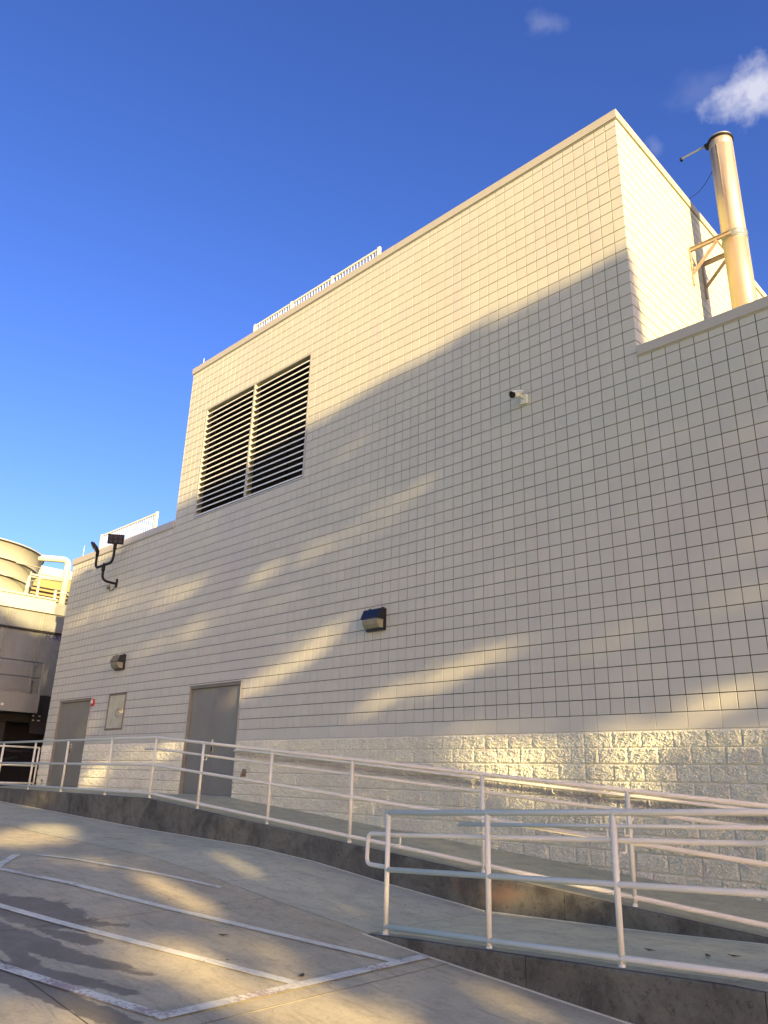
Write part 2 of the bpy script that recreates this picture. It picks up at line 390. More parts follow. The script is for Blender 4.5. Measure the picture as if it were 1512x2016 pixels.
def paint_mat():
    m = concrete('worn_line_paint', (.82,.78,.70), (.72,.68,.60), speck=False)
    nt = m.node_tree; N = nt.nodes; L = nt.links; b = N['Principled BSDF']
    src = b.inputs['Base Color'].links[0].from_socket
    geo = N.new('ShaderNodeNewGeometry')
    nz = N.new('ShaderNodeTexNoise'); nz.inputs['Scale'].default_value = 26; nz.inputs['Detail'].default_value = 9; nz.inputs['Roughness'].default_value = .75
    L.new(geo.outputs['Position'], nz.inputs['Vector'])
    n2 = N.new('ShaderNodeTexNoise'); n2.inputs['Scale'].default_value = 1.6; n2.inputs['Detail'].default_value = 3
    L.new(geo.outputs['Position'], n2.inputs['Vector'])
    a = N.new('ShaderNodeMath'); a.operation = 'ADD'; L.new(nz.outputs['Fac'], a.inputs[0]); L.new(n2.outputs['Fac'], a.inputs[1])
    # the southern lines are the most worn
    sp = N.new('ShaderNodeSeparateXYZ'); L.new(geo.outputs['Position'], sp.inputs[0])
    w = N.new('ShaderNodeMapRange'); w.inputs['From Min'].default_value = -6.9; w.inputs['From Max'].default_value = -5.2
    w.inputs['To Min'].default_value = .14; w.inputs['To Max'].default_value = 0; L.new(sp.outputs[1], w.inputs['Value'])
    a2 = N.new('ShaderNodeMath'); a2.operation = 'ADD'; L.new(a.outputs[0], a2.inputs[0]); L.new(w.outputs[0], a2.inputs[1])
    mr = N.new('ShaderNodeMapRange'); mr.inputs['From Min'].default_value = 1.13; mr.inputs['From Max'].default_value = 1.2
    L.new(a2.outputs[0], mr.inputs['Value'])
    mx = N.new('ShaderNodeMixRGB'); L.new(mr.outputs[0], mx.inputs['Fac']); L.new(src, mx.inputs['Color1'])
    mx.inputs['Color2'].default_value = (.40,.36,.25,1); L.new(mx.outputs[0], b.inputs['Base Color'])
    return m
M['paint'] = paint_mat()

# ------------------------------------------------------------------ ground
EX=[-40,-20,-13.67,-11.2,-8.83,-6.86,-4.96,-3.55,-2.17,-.85,.7,1.57,2.46,3.4,6,40]
EZ=[-1.58,-1.58,-1.61,-1.685,-1.757,-1.82,-1.857,-1.881,-1.966,-2.093,-2.22,-2.29,-2.35,-2.415,-2.5,-2.6]
def gz(x, y): return lerp(EX, EZ, x) + 0.018*(y+1.83)
def sheet(x0, x1, y0, y1, zf, nx, ny, thick=.1, round_=.003):
    """slab that follows zf on top, with eased edges"""
    mb = MB(); xs = [x0, x0+round_] + sorted(list(np.linspace(x0, x1, nx+1)[1:-1]) + [e for e in EX if x0+.05 < e < x1-.05]) + [x1-round_, x1]
    ys = [y0, y0+round_] + list(np.linspace(y0, y1, ny+1)[1:-1]) + [y1-round_, y1]
    vs = []; W = len(xs)
    for y in ys:
        for x in xs:
            e = round_*.3 if (x in (x0,x1) or y in (y0,y1)) else 0
            vs.append((x, y, zf(x,y)-e))
    fs = [(j*W+i, j*W+i+1, (j+1)*W+i+1, (j+1)*W+i) for j in range(len(ys)-1) for i in range(W-1)]
    n = len(vs)
    per = [i for i in range(W)] + [j*W+W-1 for j in range(1,len(ys))] + [(len(ys)-1)*W+i for i in range(W-2,-1,-1)] + [j*W for j in range(len(ys)-2,0,-1)]
    for k in per: vs.append((vs[k][0], vs[k][1], vs[k][2]-thick))
    P = len(per)
    for k in range(P): fs.append((per[k], n+k, n+(k+1)%P, per[(k+1)%P]))
    mb.add(vs, fs); return mb
# base sheet to the horizon
def base_ground():
    xs = [-600,-120,-60,-40]+[-20,-13.67,-11.2,-8.83,-6.86,-4.96,-3.55,-2.17,-.85,.7,1.57,2.46,3.4,6,12,25,40,60,120,600]
    ys = [-600,-120,-50,-25,-12,-6.7,-3.66,-1.83,0,6,30,120,600]
    vs = [(x, y, gz(x, max(-30,min(10,y)))-.006) for y in ys for x in xs]; W = len(xs)
    fs = [(j*W+i, j*W+i+1, (j+1)*W+i+1, (j+1)*W+i) for j in range(len(ys)-1) for i in range(W-1)]
    mb = MB(); mb.add(vs, fs); o = mb.build('ground', M['paving']); tag(o, 'grey concrete lot surface with dark damp stains', None, None, 'structure'); return o
GROUND = base_ground()
def slab_grid():
    xj = [-19.0,-16.3,-13.72,-11.14,-8.56,-5.98,-3.40,-.80,1.78,4.36,6.94,9.52,12.1]
    yj = [-12.8,-9.75,-6.70,-3.66]
    for i in range(len(xj)-1):
        for j in range(len(yj)-1):
            nx = 6
            o = sheet(xj[i]+.002, xj[i+1]-.002, yj[j]+.002, yj[j+1]-(.002 if j < 2 else .004), gz, nx, 3, .03, .003).build('concrete_slab', M['paving'], GROUND)
    for a, b in ((-19.0,-16.3),(-16.3,-12.9),(-12.9,-9.2),(-9.2,-5.4),(-5.4,-1.62),(-1.62,.745)):
        sheet(a+.004, b-.004, -3.655, -1.835, lambda x,y: gz(x,y)+.003, 8, 3, .03).build('apron_slab', M['apron'], GROUND)
slab_grid()
def filler(p0, p1, w=.007):
    n = max(3, int(max(abs(p1[0]-p0[0]), abs(p1[1]-p0[1]))/.12)); vs = []
    for i in range(n+1):
        x = p0[0]+(p1[0]-p0[0])*i/n; y = p0[1]+(p1[1]-p0[1])*i/n; h = w/2*(1+.35*math.sin(i*1.7))
        dx, dy = (h, 0) if abs(p1[1]-p0[1]) > abs(p1[0]-p0[0]) else (0, h)
        vs += [(x-dx, y-dy, gz(x,y)+.0032), (x+dx, y+dy, gz(x,y)+.0032)]
    f = [(2*i, 2*i+1, 2*i+3, 2*i+2) for i in range(n)]
    if abs(p1[1]-p0[1]) <= abs(p1[0]-p0[0]): f = [tuple(reversed(q)) for q in f]
    mb = MB(); mb.add(vs, f); mb.build('joint_filler', M['filler'], GROUND)
for x in (-5.98,-3.40,-.80,1.78,4.36): filler((x,-9.7),(x,-3.67))
for y in (-6.70,): filler((-8,y),(7,y))
for x in (-9.2,-5.4,-1.62): filler((x,-3.64),(x,-1.85))
filler((-12,-3.657),(.74,-3.657))
# painted lines
def stripe(p0, p1, w, z=.0085):
    p0, p1 = Vector((*p0,0)), Vector((*p1,0)); d = (p1-p0).normalized(); n = Vector((-d.y,d.x,0))*w/2
    k = max(2, int((p1-p0).length/.15)); vs = []
    for i in range(k+1):
        p = p0.lerp(p1, i/k); j = .003*math.sin(i*2.3)
        for s in (1,-1):
            q = p+n*s*(1+j*4); vs.append((q.x,q.y,gz(q.x,q.y)+z))
    fs = [(2*i, 2*i+1, 2*i+3, 2*i+2) for i in range(k)]
    fs = [tuple(reversed(f)) for f in fs]
    mb = MB(); mb.add(vs, fs); o = mb.build('painted_line', M['paint'], GROUND)
stripe((-4.15,-4.80),(-1.38,-3.87), .085)
stripe((-3.30,-5.62),(1.50,-4.08), .10)
stripe((-2.9,-6.64),(1.50,-5.14), .10)
stripe((-1.6,-7.32),(1.50,-6.29), .10, .0088)
stripe((1.55,-3.74),(1.55,-6.32), .105, .0115)
stripe((-4.25,-5.03),(-2.6,-6.05), .10, .0092)

# ------------------------------------------------------------------ ramps and retaining walls
def k1(x): return -1.31 if x < -6.85 else -1.31-.0715*(x+6.85)          # kerb top, upper ramp
def f1(x, y): return (k1(x) if x < 4.1 else -2.09) - .012 + .035*(y+1.67)/1.6
def f1r(x, y): return min(k1(x), 0) - .012 + .035*(y+1.67)/1.6 if x < 4.09 else -2.095
def k2(x): return -2.24+.046*(x-.9) if x < 4.1 else -2.093
def f2(x, y): return k2(x) - .006 + .018*(y+3.62)*max(0, 1-(x-.75)/2)
def prism_wall(name, xs, y_out, y_in, top, bot, m, parent, bev=.018):
    """wall running along x with an eased top edge"""
    mb = MB(); vs = []; prof = 6
    for x in xs:
        t = top(x); b = bot(x)
        vs += [(x,y_out,b),(x,y_out,t-bev),(x,y_out+bev*.3*(1 if y_in>y_out else -1),t-bev*.3),(x,y_out+bev*(1 if y_in>y_out else -1),t),(x,y_in,t),(x,y_in,b)]
    fs = []
    for i in range(len(xs)-1):
        for j in range(prof-1): 
            a = i*prof+j; fs.append((a, a+prof, a+prof+1, a+1))
    fs.append(tuple(range(prof))); e = (len(xs)-1)*prof; fs.append(tuple(e+j for j in reversed(range(prof))))
    mb.add(vs, fs); o = mb.build(name, m, parent); return o
RW = empty('retaining_wall', (-16,-1.75,-1.6)); RW.location = (0,0,0)
tag(RW, 'long stained concrete retaining wall along the upper ramp, dropping to the right', 'retaining wall')
segs = [-16.25,-12.6,-8.85,-5.3,-1.75,1.75,4.1]
for a, b in zip(segs[:-1], segs[1:]):
    xs = sorted(set([a+.004,b-.004]+[x for x in np.linspace(a,b,9)[1:-1]]+([-6.85] if a < -6.85 < b else [])))
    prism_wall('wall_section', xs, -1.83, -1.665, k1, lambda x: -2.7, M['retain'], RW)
def strip(name, pts, w, h, m, parent, zf):
    mb = MB(); vs = []
    for (x, y) in pts:
        z = zf(x,y); vs += [(x,y,z-.01),(x,y,z+h),(x,y-w,z+h*.9),(x,y-w,z-.01)]
    fs = []
    for i in range(len(pts)-1):
        for j in range(3):
            a = i*4+j; fs.append((a, a+1, a+5, a+4))
    mb.add(vs, fs); return mb.build(name, m, parent)
def kerb_top(xs, ya, yb, zf, parent):
    mb = MB(); vs = []
    for i, x in enumerate(xs):
        w = .004*math.sin(x*9)+.003*math.sin(x*23); vs += [(x, ya+w, zf(x)+.0035), (x, yb, zf(x)+.0045)]
    mb.add(vs, [(2*i, 2*i+2, 2*i+3, 2*i+1) for i in range(len(xs)-1)]); return mb.build('kerb_top', M['curbtop'], parent)
kerb_top(sorted([-6.85]+list(np.linspace(-16.24,4.09,150))), -1.812, -1.667, k1, RW)
strip('joint_sealant', [(x, -1.8315+.001*math.sin(x*7)) for x in np.linspace(-16.2,.74,90)], .016, .006, M['seal'], RW, lambda x,y: gz(x,y)+.003)
strip('joint_sealant', [(x, -1.8315+.001*math.sin(x*7)) for x in np.linspace(.76,4.1,30)], .014, .006, M['seal'], RW, f2)
RW2 = empty('retaining_wall', (0,0,0)); tag(RW2, 'low dark concrete kerb wall at the outer edge of the lower ramp, growing taller to the right', 'retaining wall')
for a, b in zip([.78,2.55,4.35,6.15],[2.55,4.35,6.15,6.16]):
    if b-a < .1: continue
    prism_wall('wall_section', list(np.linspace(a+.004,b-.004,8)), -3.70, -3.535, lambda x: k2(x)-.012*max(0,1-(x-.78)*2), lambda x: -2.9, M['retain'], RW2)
kerb_top(list(np.linspace(.80,6.1,50)), -3.682, -3.537, lambda x: k2(x)-.012*max(0,1-(x-.78)*2), RW2)
strip('joint_sealant', [(x, -3.7015+.001*math.sin(x*6)) for x in np.linspace(.74,6.1,40)], .016, .006, M['seal'], RW2, gz)
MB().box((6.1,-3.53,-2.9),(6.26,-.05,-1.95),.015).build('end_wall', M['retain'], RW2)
# walking surfaces
up = empty('ramp'); tag(up, 'upper concrete ramp and door landing beside the building wall', None, None, 'structure')
xs = [-16.2,-14.3,-12.5,-10.6,-8.7,-6.85,-5.02,-3.19,-1.36,.47,2.3,4.09]
for a, b in zip(xs[:-1], xs[1:]):
    sheet(a+.003, b-.003, -1.662, .03, f1r, 4, 2, .15, .004).build('concrete_slab', M['rampfloor'], up)
for a, b in ((4.1,6.1),):
    sheet(a+.003, b-.003, -3.53, .03, lambda x,y: -2.10, 2, 2, .15, .004).build('concrete_slab', M['rampfloor'], up)
lo = empty('ramp'); tag(lo, 'lower concrete ramp between the two pipe railings', None, None, 'structure')
for a, b in ((.755,2.55),(2.55,4.09)):
    sheet(a+.003, b-.003, -3.53, -1.835, f2, 4, 2, .15, .004).build('concrete_slab', M['ramptwo'], lo)
strip('joint_sealant', [(.752, y) for y in (-3.7,-3.2,-2.6,-2.2,-1.85)], 0, .0, M['seal'], lo, lambda x,y: gz(x,y)) if False else None
m = MB(); vs = []
for y in np.linspace(-3.69,-1.84,24): z = gz(.75,y)+.006; vs += [(.745,y,z),(.757,y,z)]
m.add(vs, [(2*i,2*i+1,2*i+3,2*i+2) for i in range(23)]); m.build('joint_sealant', M['seal'], lo)

# ------------------------------------------------------------------ building
X0, X1, XL = -10.41, 2.235, -16.2
BW = empty('building'); tag(BW, 'tall grey-beige block building with louvre opening, two steel doors and white split-face base', 'building')
DOORS = [(-15.52,-13.58),(-8.79,-6.84)]
OPEN = [(-9.51,-5.29,5.085,8.125)] + [(a,b,-3,.965) for a,b in DOORS] + [(-12.58,-11.69,.12,1.0)]
def subtract(rects, o):
    out = []
    for (a,b,c,d) in rects:
        oa,ob,oc,od = o
        if ob <= a+1e-5 or oa >= b-1e-5 or od <= c+1e-5 or oc >= d-1e-5: out.append((a,b,c,d)); continue
        if a < oa: out.append((a,oa,c,d))
        if b > ob: out.append((ob,b,c,d))
        m0, m1 = max(a,oa), min(b,ob)
        if d > od: out.append((m0,m1,od,d))
        if c < oc: out.append((m0,m1,c,oc))
    return out
def cut(rect):
    r = [rect]
    for o in OPEN: r = subtract(r, o)
    return [q for q in r if q[1]-q[0] > .03 and q[3]-q[2] > .03]
# core behind the block faces
def core():
    mb = MB()
    for big in ((XL,X0,-3,5.18),(X0,X1,-3,9.55),(X1,9.0,-3,5.12)):
        for (a,b,c,d) in cut(big): mb.box((a,.0125,c),(b-(.0125 if abs(b-X1) < 1e-6 and d > 5.2 else 0),.35,d))
    # sides, rear and roofs
    mb.box((X0,.35,5.0),(X0+.3,20,9.55)); mb.box((X1-.3,.35,-3),(X1-.0125,20,9.55)); mb.box((X0+.3,19.7,4.5),(X1-.3,20,9.55))
    mb.box((X0+.3,.35,9.0),(X1-.3,19.7,9.15)); mb.box((XL,.35,4.7),(X0,20,4.85)); mb.box((XL,.35,-3),(XL+.3,20,5.18))
    mb.box((X1-.0125,.35,4.5),(9.0,20,4.65)); mb.box((8.7,.35,-3),(9.0,20,5.12))
    return mb.build('wall_core', M['joint'], BW)
core()
# parallax void behind the louvre and doors
MB().box((-9.6,1.6,5.0),(-5.2,1.65,8.2)).build('louvre_chamber', M['dark'], BW)
# --- one scored block face mesh, shared
def tile_verts(w, h, g=.0050, bev=.003, dep=.0125):
    x0,x1,z0,z1 = -w/2+g, w/2-g, -h/2+g, h/2-g
    vs = [(x0,dep,z0),(x1,dep,z0),(x1,dep,z1),(x0,dep,z1),
          (x0,bev,z0),(x1,bev,z0),(x1,bev,z1),(x0,bev,z1),
          (x0+bev,0,z0+bev),(x1-bev,0,z0+bev),(x1-bev,0,z1-bev),(x0+bev,0,z1-bev)]
    fs = [(8,9,10,11)]
    for a, b in ((0,4),(4,8)):
        for i in range(4): fs.append((a+i, a+(i+1)%4, b+(i+1)%4, b+i))
    return vs, fs
VS, FS = tile_verts(U, U)
tme = bpy.data.meshes.new('scored_block'); tme.from_pydata(VS, [], FS); tme.materials.append(M['tile'])
CAM = SC.camera.matrix_world.translation
CINV = SC.camera.matrix_world.inverted(); FPX = 1501.43
def proj(p):
    q = CINV @ Vector(p); return (756+FPX*q.x/-q.z, 1008-FPX*q.y/-q.z, -q.z) if q.z < -.1 else (-9999,-9999,1)
def tone(o, per):
    n = len(o.data.polygons); rs = np.random.RandomState(3); v = rs.uniform(.975, 1.022, n//per+1)
    o.data.attributes.new('tone', 'FLOAT', 'FACE').data.foreach_set('value', np.repeat(v, per)[:n].astype('f'))
full, part_ = [], []
def field(xa, xb, za, zb):
    k = math.floor(xa/U-1e-4)
    while k*U < xb-1e-4:
        r = round(za/U) if abs(za/U-round(za/U)) < 1e-3 else math.floor(za/U)
        while r*U < zb-1e-4:
            rect = (max(xa,k*U), min(xb,(k+1)*U), max(za,r*U), min(zb,(r+1)*U))
            cs = cut(rect) if rect[1]-rect[0] > .03 and rect[3]-rect[2] > .03 else []
            for c in cs:
                if abs(c[1]-c[0]-U) < 1e-4 and abs(c[3]-c[2]-U) < 1e-4: full.append(c)
                else: part_.append(c)
            r += 1
        k += 1
field(XL, X0, 0, 5.06); field(X0, X1, 0, 9.485); field(X1, 5.9, 0, 5.005)
def size_key(c):
    x, z = (c[0]+c[1])/2, (c[2]+c[3])/2; px, py, d = proj((x,0,z))
    vis = -10 < px < 1522 and -10 < py < 2026
    return (0 if vis else 1, (Vector((x,0,z))-CAM).length)
full.sort(key=size_key)
for c in full[:300]:
    o = bpy.data.objects.new('scored_block', tme); COL.objects.link(o); o.parent = BW
    o.location = ((c[0]+c[1])/2, random.uniform(-.0006,.0008), (c[2]+c[3])/2)
    o.rotation_euler = (R(random.uniform(-.15,.15)), 0, R(random.uniform(-.15,.15)))
mb = MB()
for c in full[300:]+part_:
    w, h = c[1]-c[0], c[3]-c[2]; vs, fs = tile_verts(w, h)
    ax, az = R(random.uniform(-.15,.15)), R(random.uniform(-.15,.15)); oy = random.uniform(-.0006,.0008)
    cx, cz = (c[0]+c[1])/2, (c[2]+c[3])/2
    mb.add([(cx+x, max(-.002, y+oy+x*az-z*ax) if y < .012 else y, cz+z) for x,y,z in vs], fs)
o = mb.build('scored_block', M['tile_many'], BW); o['kind'] = 'stuff'; tone(o, 9)
# return wall (faces +x): running bond of long blocks
mb = MB(); nret = 0
r = 22
while r*U < 9.485:
    off = (r % 2)*U; y = -off
    while y < 20:
        ya, yb = max(0.0, y), min(20, y+2*U); za, zb = r*U, min((r+1)*U, 9.485)
        if yb-ya > .03 and zb-za > .03:
            vs, fs = tile_verts(yb-ya, zb-za, g=.0075, bev=.002, dep=.0125)
            cy, cz = (ya+yb)/2, (za+zb)/2; oy = random.uniform(-.0006,.0008)
            pts = [(X1-(yy+oy if yy < .012 else yy), cy+xx, cz+zz) for xx,yy,zz in vs]
            px, py, d = proj((X1,cy,cz))
            if ya < 7.4 and px < 1530 and py > 200 and nret < 300 and cz > 5.1:
                m2 = MB(); m2.add(pts, fs); m2.build('long_block', M['tile'], BW); nret += 1
            else: mb.add(pts, fs)
        y += 2*U
    r += 1
o = mb.build('long_block', M['tile_many'], BW); o['kind'] = 'stuff'; tone(o, 9)
# smooth trim course
joints = [k for k in range(-80, 32, 2)]; joints = sorted(set([k for k in joints]+[5]))
joints = [k for k in joints]
edges = [XL]+[k*U for k in joints if XL+.05 < k*U < 5.9]+[5.9]
for a, b in zip(edges[:-1], edges[1:]):
    for (xa,xb,za,zb) in cut((a,b,-U,0)):
        w, h = xb-xa, zb-za; vs, fs = tile_verts(w, h, g=.0025, bev=.003, dep=.018)
        m2 = MB(); oy = random.uniform(-.001,.001); m2.add([((xa+xb)/2+x, y-.0065+oy, (za+zb)/2+z-.001) for x,y,z in vs], fs)
        m2.build('trim_block', M['trim'], BW)
# split-face blocks
def split_mesh(w, seed, h=U):
    nx, nz = max(8,int(w/.0085)), 24; g = .004; vs = []
    off = Vector((seed*13.7, seed*5.1, seed*3.3))
    for j in range(nz+1):
        for i in range(nx+1):
            x = -w/2+g+(w-2*g)*i/nx; z = -h/2+g+(h-2*g)*j/nz
            ex = min(i, nx-i)/1.6; ez = min(j, nz-j)/1.6; e = min(1, ex, ez)
            p = Vector((x, 0, z))
            # diagonal shear ridges like a split stone
            q = Vector((x*.85+z*.5, 0, -x*.5+z*.85))
            n1 = noise.fractal(Vector((q.x*9, q.z*20, 0))+off, .8, 2.1, 4)
            n2 = abs(noise.noise(Vector((q.x*30, q.z*75, 1))+off)); n4 = abs(noise.noise(Vector((q.x*60, q.z*130, 4))+off))
            n3 = noise.noise(Vector((x*4, z*5, 2))+off)
            d = .019 + .012*n1 + .034*(n2-.25) + .009*n3 + .020*(n4-.25)
            vs.append((x + random.uniform(-.0012,.0012)*e, -(.002 + max(0,d)*e), z + random.uniform(-.0012,.0012)*e))
    W = nx+1
    fs = [(j*W+i, j*W+i+1, (j+1)*W+i+1, (j+1)*W+i) for j in range(nz) for i in range(nx)]
    n = len(vs); per = list(range(W))+[j*W+nx for j in range(1,nz+1)]+[nz*W+i for i in range(nx-1,-1,-1)]+[j*W for j in range(nz-1,0,-1)]
    for k in per: vs.append((vs[k][0], .0125, vs[k][2]))
    P = len(per)
    for k in range(P): fs.append((per[(k+1)%P], per[k], n+k, n+(k+1)%P))
    me = bpy.data.meshes.new('split_block'); me.from_pydata(vs, [], fs); me.materials.append(M['split'])
    me.polygons.foreach_set('use_smooth', [False]*len(fs)); return me
SPL = [split_mesh(2*U, s) for s in range(9)]; SPH = [split_mesh(U, 20+s) for s in range(4)]
nsp = 0; items = []
for c in range(1, 12):
    zt = -c*U; zb = zt-U
    ks = [k for k in range(-81, 31) if (k % 2 == (1 if c % 2 else 0))]
    ks = sorted(set(ks+[5])); e = [XL]+[k*U for k in ks if k*U > XL+.05 and k*U < 5.9]+[5.9]
    for a, b in zip(e[:-1], e[1:]):
        if zt < f1r((a+b)/2, 0)-.02: continue
        for q in cut((a,b,zb,zt)): items.append(q)
for (a,b,c0,d0) in items:
    w = b-a
    if abs(w-2*U) < .01: me = random.choice(SPL)
    elif abs(w-U) < .01: me = random.choice(SPH)
    else: me = split_mesh(w, random.randint(50,99))
    o = bpy.data.objects.new('split_block', me); COL.objects.link(o); o.parent = BW
    o.location = ((a+b)/2, random.uniform(-.003,.003), (c0+d0)/2-(.010 if d0 > -U-.01 else .001))
    nsp += 1
print('tiles', len(full), 'return', nret, 'split', nsp)
# lighter painted mortar behind the split-face courses
mb = MB()
for q in cut((XL,5.9,-2.6,-U)): mb.box((q[0],.004,q[2]),(q[1],.012,q[3]))
mb.build('mortar_bed', M['splitjoint'], BW)
mb = MB()
for q in cut((XL,5.9,-U-.012,-U-.001)): mb.box((q[0],-.004,q[2]),(q[1],.003,q[3]))
mb.build('shadow_joint', M['joint'], BW)
# parapet caps
def cap(x0, x1, z0, z1, n):
    e = np.linspace(x0, x1, n+1)
    for a, b in zip(e[:-1], e[1:]):
        m2 = MB(); m2.box((a+.0015,-.03,z0),(b-.0015,.34,z1),.004); m2.box((a+.002,-.012,z0-.02),(b-.002,.0,z0+.01)); m2.build('parapet_cap', M['cap'], BW)
cap(XL-.03, X0-.01, 5.065, 5.255, 2); cap(X0-.03, X1+.03, 9.49, 9.655, 5); cap(X1+.006, 8.9, 5.01, 5.165, 3)
e = np.linspace(.345, 20, 8)
for a, b in zip(e[:-1], e[1:]):
    m2 = MB(); m2.box((X1-.34,a+.0015,9.49),(X1+.03,b-.0015,9.655),.004); m2.build('parapet_cap', M['cap'], BW)
MB().box((X0-.03,.345,9.49),(X0+.3,20,9.655),.004).build('parapet_cap', M['cap'], BW)
MB().box((XL-.03,.345,5.065),(XL+.3,20,5.255),.004).build('parapet_cap', M['cap'], BW)
# --- louvre
LV = MB(); 
for a, b in (((-9.51,-.004,5.085),(-9.46,.16,8.125)),((-5.335,-.004,5.085),(-5.29,.16,8.125)),((-9.455,-.004,8.085),(-5.34,.16,8.125)),((-9.455,-.004,5.085),(-5.34,.16,5.125)),((-7.43,-.006,5.13),(-7.37,.158,8.08))):
    LV.box(a, b, .003)
LVO = LV.build('louvre', M['frame'], BW)
bm_ = MB()
L_ = 2.0
prof = [(-.0,.035),(-.004,.0),(.0,-.012),(.008,-.012),(.006,.0),(.13,.085),(.127,.09),(.004,.022)]  # y, z of one blade
prof = [(-.004,-.018),(.004,.018),(.008,.018),(.004,-.012),(.11,.060),(.112,.057),(.008,-.018)]
for side, (xa, xb) in (('l',(-9.458,-7.432)),('r',(-7.368,-5.337))):
    vs = []
    for x in (0, xb-xa):
        for (y, z) in prof: vs.append((x, y, z))
    n = len(prof); fs = [(j, (j+1)%n, (j+1)%n+n, j+n) for j in range(n)]+[tuple(reversed(range(n))), tuple(range(n,2*n))]
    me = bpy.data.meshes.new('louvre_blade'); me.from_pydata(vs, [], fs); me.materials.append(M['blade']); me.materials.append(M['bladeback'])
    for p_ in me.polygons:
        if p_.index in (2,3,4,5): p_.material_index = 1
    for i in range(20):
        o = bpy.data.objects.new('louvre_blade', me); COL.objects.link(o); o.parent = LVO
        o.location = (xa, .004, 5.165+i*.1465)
mb = MB()
for x in (-8.45,-6.35): mb.box((x-.03,.3,5.1),(x+.03,.36,8.1))
mb.box((-9.5,.9,5.1),(-5.3,.92,8.1)); mb.build('louvre_support', M['dark'], LVO)
# --- doors
def door(xa, xb, zb=-1.285, zt=.965):
    d = MB()
    for a, b in (((xa,-.004,zb),(xa+.05,.14,zt)),((xb-.05,-.004,zb),(xb,.14,zt)),((xa+.05,-.004,zt-.05),(xb-.05,.14,zt))): d.box(a, b, .003)
    D = d.build('door', M['doorframe'], BW)
    m = (xa+xb)/2; lw = (m-xa-.05)
    for a, b in ((xa+.053,m-.0025),(m+.0025,xb-.053)):
        MB().box((a,.052,zb+.025),(b,.096,zt-.054),.003).build('door_leaf', M['door'], D)
    for a, b in (((xa+.001,-.012,zb),(xa+.018,-.004,zt)),((xb-.018,-.012,zb),(xb-.001,-.004,zt))): MB().box(a, b, .002).build('jamb_trim', M['frame'], D)
    MB().box((m-.022,.046,zb+.03),(m+.004,.052,zt-.058),.001).build('astragal', M['doorframe'], D)
    MB().box((xa+.05,-.02,zb-.005),(xb-.05,.14,zb+.018),.003).build('threshold', M['frame'], D)
    h = MB(); h.box((m+.03,.036,-.42),(m+.085,.052,-.17),.005); h.tube([(m+.057,.036,-.29),(m+.057,-.01,-.29)],.012); h.tube(fillet([(m+.057,-.006,-.29),(m+.15,-.008,-.29)],.01),.009)
    h.tube([(m+.057,.036,-.2),(m+.057,.02,-.2)],.016)
    h.build('door_handle', M['chrome'], D)
    p = MB(); p.box((m+.034,.034,-.41),(m+.081,.0365,-.31),.001); p.build('lock_plate', M['black'], D)
    hs = MB()
    for z in (zb+.2,zb+1.1,zt-.25):
        for x in (xa+.05,xb-.05): hs.tube([(x,.04,z-.05),(x,.04,z+.05)],.008,8)
    hs.build('hinges', M['doorframe'], D)
    # dark drip rail over the head
    MB().box((xa-.01,-.03,zt),(xb+.01,.01,zt+.012),.002).build('drip_cap', M['doorframe'], D)
for a, b in DOORS: door(a, b)
# sealed interior behind the doors so no light leaks
for a, b in DOORS: MB().box((a,.2,-3),(b,.22,1.0)).build('door_backing', M['dark'], BW)
# --- stainless access panel, slightly dished, in a rusty frame
def access_panel():
    xa, xb, za, zb = -12.58,-11.69,.12,1.0
    f = MB()
    for a, b in (((xa,-.018,za),(xa+.04,.05,zb)),((xb-.04,-.018,za),(xb,.05,zb)),((xa+.04,-.018,za),(xb-.04,.05,za+.04)),((xa+.04,-.018,zb-.04),(xb-.04,.05,zb))): f.box(a, b, .003)
    F = f.build('access_panel', M['rust'], BW)
    n = 16; vs = []
    for j in range(n+1):
        for i in range(n+1):
            u, v = i/n, j/n; x = xa+.042+(xb-xa-.084)*u; z = za+.042+(zb-za-.084)*v
            vs.append((x, -.008+.016*math.sin(math.pi*u)*math.sin(math.pi*v)+.006*math.sin(3*u+2*v), z))
    fs = [(j*(n+1)+i, j*(n+1)+i+1, (j+1)*(n+1)+i+1, (j+1)*(n+1)+i) for j in range(n) for i in range(n)]
    s = MB(); s.add(vs, fs, True); s.build('panel_sheet', M['steel'], F)
    MB().box((xa+.03,.04,za+.03),(xb-.03,.3,zb-.03)).build('panel_back', M['dark'], F)
    h = MB(); h.box((-11.90,-.03,.50),(-11.83,-.012,.60),.004); h.tube([(-11.865,-.03,.56),(-11.865,-.05,.56)],.02); h.build('padlock_boss', M['chrome'], F)
    w = MB(); w.tube(fillet([(-11.865,-.045,.57),(-11.93,-.05,.63),(-12.02,-.05,.60),(-12.03,-.05,.46),(-11.96,-.05,.42),(-11.90,-.04,.44)],.02),.005,6); w.build('wire_bail', M['black'], F)
access_panel()

